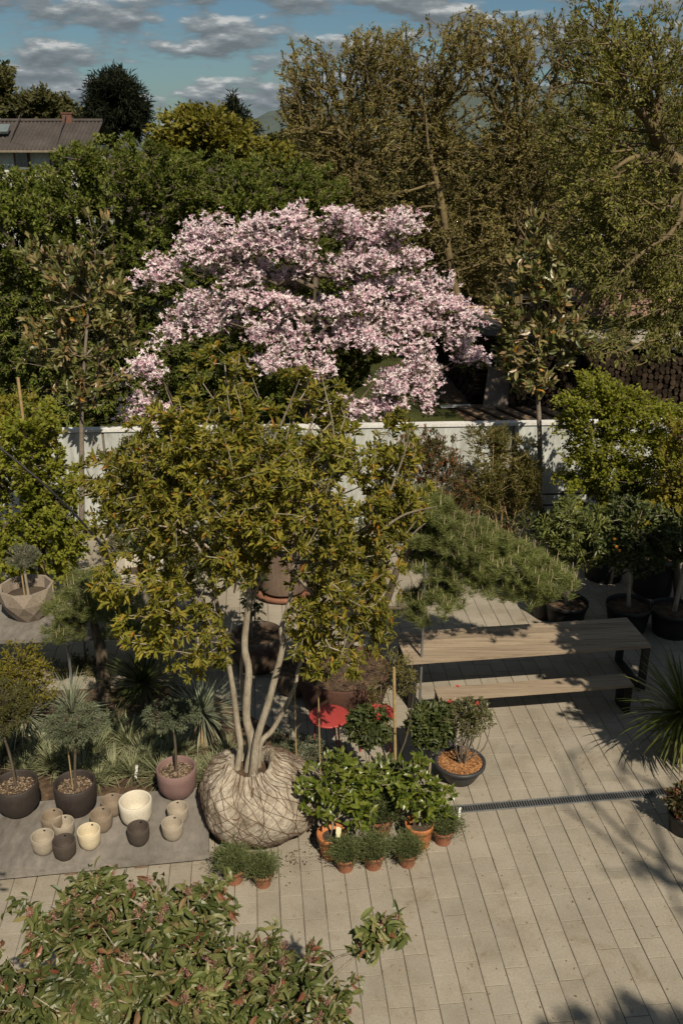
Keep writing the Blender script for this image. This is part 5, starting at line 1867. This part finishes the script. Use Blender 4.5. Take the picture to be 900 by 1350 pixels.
far_tree('dark_tree', 'dark tree on the skyline just left of the walnuts', [(372, 186, 24, 12), (400, 190, 24, 14), (340, 192, 20, 8)], 80, 240, 16, .4, .2, M['l_far'], 375, 188, dep=2.5, gap=.25, gs=.6, tr=.2, group='dark trees behind the house')

WG = 'tall walnut trees beyond the lawn'
far_tree('walnut_tree', 'tall thin-leaved walnut at the left of the walnut row, reaching into the sky', [(400, 110, 42, 60), (430, 170, 60, 60), (470, 120, 60, 70), (440, 240, 60, 50), (500, 200, 60, 60), (385, 150, 24, 40), (490, 290, 60, 50), (480, 65, 30, 30)], 31, 2100, 11, .105, .045, M['l_walnut'], 470, 220, .17, 'barkmoss', 2.2, .34, .9, WG, .9, -.05, r0=.013, jit=.22, rmax=.06)
far_tree('walnut_tree', 'walnut with a pale leaning trunk above the log stacks', [(560, 90, 60, 60), (590, 160, 70, 60), (540, 180, 60, 60), (600, 240, 70, 60), (560, 300, 60, 60), (620, 320, 60, 50), (530, 75, 40, 34), (610, 70, 50, 50), (500, 110, 40, 40)], 32.5, 2700, 11, .105, .045, M['l_walnut'], 575, 200, .2, 'barkmoss', 2.4, .3, .9, WG, .9, -.05, r0=.013, jit=.22, rmax=.06,
         stems=[([P(604, 400, 31), P(590, 330, 31), P(583, 275, 31), P(574, 235, 31), P(564, 190, 31), P(560, 130, 31.2)], [.14, .12, .11, .085, .05, .02]),
                ([P(575, 240, 31), P(545, 250, 30.8), P(520, 255, 30.6), P(500, 262, 30.4)], [.05, .035, .025, .012]),
                ([P(583, 275, 31), P(565, 272, 30.6), P(548, 275, 30.4)], [.05, .035, .02])])
far_tree('walnut_tree', 'dense walnut in the middle of the row behind the right slender magnolia', [(680, 100, 70, 70), (720, 180, 80, 70), (660, 200, 70, 60), (700, 270, 80, 60), (650, 300, 60, 50), (640, 60, 50, 40), (730, 70, 60, 50), (660, 370, 60, 30)], 33, 3000, 11, .105, .045, M['l_walnut'], 690, 200, .24, 'barkmoss', 2.4, .28, .9, WG, .9, -.05, r0=.013, jit=.22, rmax=.06)
limbs = [([P(960, 330, 23), P(905, 240, 23), P(880, 205, 23), P(862, 170, 22.6), P(835, 140, 22.3), P(800, 120, 22), P(765, 108, 22), P(720, 118, 21.8)], [.26, .21, .17, .125, .09, .06, .035, .012]),
         ([P(880, 205, 23), P(850, 205, 22.3), P(825, 212, 21.8), P(800, 230, 21.5), P(770, 240, 21.3)], [.09, .07, .05, .03, .012]),
         ([P(862, 170, 22.6), P(870, 120, 22.5), P(860, 70, 22.4), P(840, 20, 22.4)], [.09, .065, .04, .015]),
         ([P(905, 240, 23), P(890, 300, 22.2), P(850, 330, 21.8), P(810, 370, 21.6), P(790, 430, 21.5)], [.09, .065, .045, .03, .012]),
         ([P(835, 140, 22.3), P(815, 90, 22.2), P(790, 50, 22.2), P(780, 10, 22.2)], [.065, .045, .03, .012])]
ll = [(800, 90, 70, 60), (860, 60, 60, 60), (900, 130, 50, 60), (760, 160, 60, 50), (840, 250, 70, 60), (790, 290, 60, 60), (870, 330, 60, 60), (830, 390, 60, 40), (760, 230, 50, 50), (910, 400, 50, 50), (850, 455, 60, 24, -.5), (785, 445, 36, 20, -.5), (770, 40, 50, 50), (780, 350, 40, 40), (860, 440, 40, 24)]
q = P(930, 300, 23)
b = np.array([q[0] + .5, 23, 0])
tree('walnut_tree', 'nearest walnut with mossy twisting limbs at the right edge', 'tree', b, [b, P(960, 330, 23), P(905, 240, 23), P(880, 205, 23), P(862, 170, 22.6)], [.36, .30, .26, .22, .17], lobs(ll, 22.3, 2.0), 2000, 12, .11, .045, M['l_walnutg'], M['barkmoss'],
     'diamond', .9, .45, .40, .9, .22, -.08, WG, .010, step=.6, jit=.22, stems=limbs)
far_tree('walnut_tree', 'greener walnut at the back right, behind the mossy limbs', [(800, 130, 80, 80), (860, 200, 80, 80), (780, 260, 70, 60), (900, 280, 80, 80), (740, 340, 40, 30), (850, 340, 70, 40), (920, 100, 60, 80)], 38, 1500, 10, .17, .075, M['l_walnutg'], 840, 240, .25, 'barkmoss', 2.6, .30, .8, WG, .9, -.05, r0=.013, jit=.22, rmax=.06)
far_tree('hazel_tree', 'dark bush on the lawn between blossom and log stacks', [(600, 380, 50, 34), (560, 400, 40, 30), (640, 360, 40, 30)], 37, 420, 14, .17, .085, M['l_far'], 600, 400, .1, dep=1.6, group=HG)

# distant tree belt behind the walnuts
for x, lb in ((430, 'far hedgerow tree behind the leftmost walnut'), (560, 'far hedgerow tree behind the leaning pale trunk'), (690, 'far hedgerow tree behind the middle walnut'), (830, 'far hedgerow tree behind the mossy limbs'), (940, 'far hedgerow tree at the right edge')):
    far_tree('hedgerow_tree', lb, [(x, 215, 80, 50), (x - 30, 260, 80, 60), (x + 40, 280, 80, 60), (x, 340, 90, 50)], 46, 900, 14, .28, .15, M['l_far'], x, 240, dep=3, gap=.2, gs=.6, tr=.25, group='hedgerow trees far behind the walnuts')

tree('photinia_shrub', 'second photinia standing outside the left edge, dappling the plinth with shade', 'shrub', (-3.5, 5.0, 0), [(-3.5, 5.0, 0), (-3.5, 5.1, 1.2), (-3.4, 5.3, 2.4)], [.06, .05, .02],
     [(np.array([-3.1, 5.4, 3.0]), np.array([.5, .45, .4])), (np.array([-3.5, 5.9, 2.7]), np.array([.5, .4, .35])), (np.array([-3.9, 5.2, 2.6]), np.array([.5, .5, .5]))], 150, 12, .10, .036, M['l_fore'], M['bark'], 'curl', gap=.2, gs=4, step=.2)

# trees outside the frame whose shade falls on the yard
tree('shade_tree', 'broad garden tree just right of the yard, shading the table end', 'tree', (7.0, 8.6, 0), [(7.0, 8.6, 0), (6.9, 8.7, 2), (6.5, 8.9, 3.8)], [.14, .11, .06],
     [(np.array([5.7, 8.6, 4.4]), np.array([1.15, 1.2, 1.0])), (np.array([6.8, 9.4, 4.8]), np.array([1.6, 1.5, 1.2])), (np.array([6.0, 10.2, 4.5]), np.array([1.1, 1.0, .9])), (np.array([7.4, 8.4, 4.2]), np.array([1.3, 1.2, 1.0])), (np.array([7.8, 10.6, 4.6]), np.array([1.5, 1.4, 1.1])), (np.array([5.5, 7.6, 3.9]), np.array([.8, .8, .7])), (np.array([4.95, 9.2, 4.2]), np.array([.9, .9, .8])), (np.array([5.3, 8.0, 4.3]), np.array([1.0, .9, .8]))],
     3000, 14, .12, .07, M['l_mass'], M['barkdark'], gap=.1, gs=1.5)
tree('shade_tree', 'sparse tall tree right of the building, throwing thin twig shadows', 'tree', (8.2, -1.2, 0), [(8.2, -1.2, 0), (8.0, -1.1, 6), (7.2, -.8, 10)], [.2, .15, .06],
     [(np.array([7.2, -.4, 11.3]), np.array([1.2, 1.7, 1.2])), (np.array([7.9, -1.4, 11]), np.array([1.2, 1.4, 1.2]))],
     60, 2, .12, .05, M['l_walnut'], M['barkgrey'], gap=.2, gs=1.5, r0=.02)
tree('shade_tree', 'dense evergreen beside the building, shading the near paving', 'tree', (6.2, -2.0, 0), [(6.2, -2.0, 0), (6.1, -2.0, 4), (5.9, -2.0, 8)], [.16, .1, .05],
     [(np.array([5.6, -2.25, 9.0]), np.array([.9, .7, .9])), (np.array([6.5, -2.2, 8.8]), np.array([.9, .7, .9]))], 420, 14, .12, .07, M['l_mass'], M['barkdark'], gap=.1, gs=1.5)

# ================================================================== LIGHT
SX, SY, SZ = .32, -.87, 1.0
sd = Vector((SX, SY, SZ)).normalized()
sl = bpy.data.lights.new('sun', 'SUN')
sl.energy = 5.0
sl.angle = R(.53)
sl.color = (1.0, .88, .70)
so = bpy.data.objects.new('sun', sl)
C.objects.link(so)
so.rotation_euler = sd.to_track_quat('Z', 'Y').to_euler()
so.location = (10, -10, 20)

w = bpy.data.worlds.new('World')
sc.world = w
w.use_nodes = True
nt = w.node_tree
L = nt.links
for n in list(nt.nodes):
    nt.nodes.remove(n)
out = nt.nodes.new('ShaderNodeOutputWorld')
bg = nt.nodes.new('ShaderNodeBackground')
bg.inputs['Strength'].default_value = 0.05
L.new(bg.outputs[0], out.inputs[0])
sky = nt.nodes.new('ShaderNodeTexSky')
sky.sky_type = 'NISHITA'
sky.sun_disc = False
sky.sun_elevation = math.asin(sd.z)
sky.sun_rotation = math.atan2(sd.x, sd.y)
sky.air_density = 1.0
sky.dust_density = 0.6
sky.ozone_density = 1.5
tint = nt.nodes.new('ShaderNodeMix')
tint.data_type = 'RGBA'
tint.blend_type = 'MULTIPLY'
tint.inputs[0].default_value = 1
tint.inputs[7].default_value = (.57, .735, .82, 1)
L.new(sky.outputs[0], tint.inputs[6])
tc = nt.nodes.new('ShaderNodeTexCoord')


def cloudnoise(off):
    mp = nt.nodes.new('ShaderNodeMapping')
    mp.inputs['Scale'].default_value = (12, 12, 42)
    mp.inputs['Location'].default_value = (3.7, 1.2, 5.1 + off)
    L.new(tc.outputs['Generated'], mp.inputs[0])
    n = nt.nodes.new('ShaderNodeTexNoise')
    n.inputs['Scale'].default_value = 1.0
    n.inputs['Detail'].default_value = 9
    n.inputs['Roughness'].default_value = .56
    L.new(mp.outputs[0], n.inputs['Vector'])
    return n


n1, n2 = cloudnoise(0), cloudnoise(.22)
cm = nt.nodes.new('ShaderNodeMapRange')
cm.interpolation_type = 'SMOOTHSTEP'
cm.inputs[1].default_value = .415
cm.inputs[2].default_value = .55
L.new(n1.outputs['Fac'], cm.inputs[0])
sub = nt.nodes.new('ShaderNodeMath')
sub.operation = 'SUBTRACT'
L.new(n1.outputs['Fac'], sub.inputs[0])
L.new(n2.outputs['Fac'], sub.inputs[1])
lit = nt.nodes.new('ShaderNodeMapRange')
lit.inputs[1].default_value = -.06
lit.inputs[2].default_value = .13
L.new(sub.outputs[0], lit.inputs[0])
cr = ramp(nt, [(0, (2.5, 3.0, 3.3)), (.45, (3.6, 4.15, 4.45)), (.75, (5.3, 5.8, 6.0)), (1, (9.0, 9.2, 9.1))])
L.new(lit.outputs[0], cr.inputs[0])
mx = nt.nodes.new('ShaderNodeMix')
mx.data_type = 'RGBA'
L.new(cm.outputs[0], mx.inputs[0])
L.new(tint.outputs[2], mx.inputs[6])
L.new(cr.outputs[0], mx.inputs[7])
L.new(mx.outputs[2], bg.inputs['Color'])

# ================================================================== RENDER
sc.render.engine = 'CYCLES'
sc.cycles.max_bounces = 5
sc.cycles.diffuse_bounces = 3
sc.cycles.glossy_bounces = 2
sc.cycles.transmission_bounces = 3
sc.cycles.transparent_max_bounces = 4
sc.cycles.caustics_reflective = False
sc.cycles.caustics_refractive = False
sc.cycles.use_denoising = True
sc.cycles.sample_clamp_indirect = 4
sc.view_settings.view_transform = 'Standard'
sc.view_settings.look = 'None'
sc.view_settings.gamma = 1
sc.view_settings.exposure = 0.25
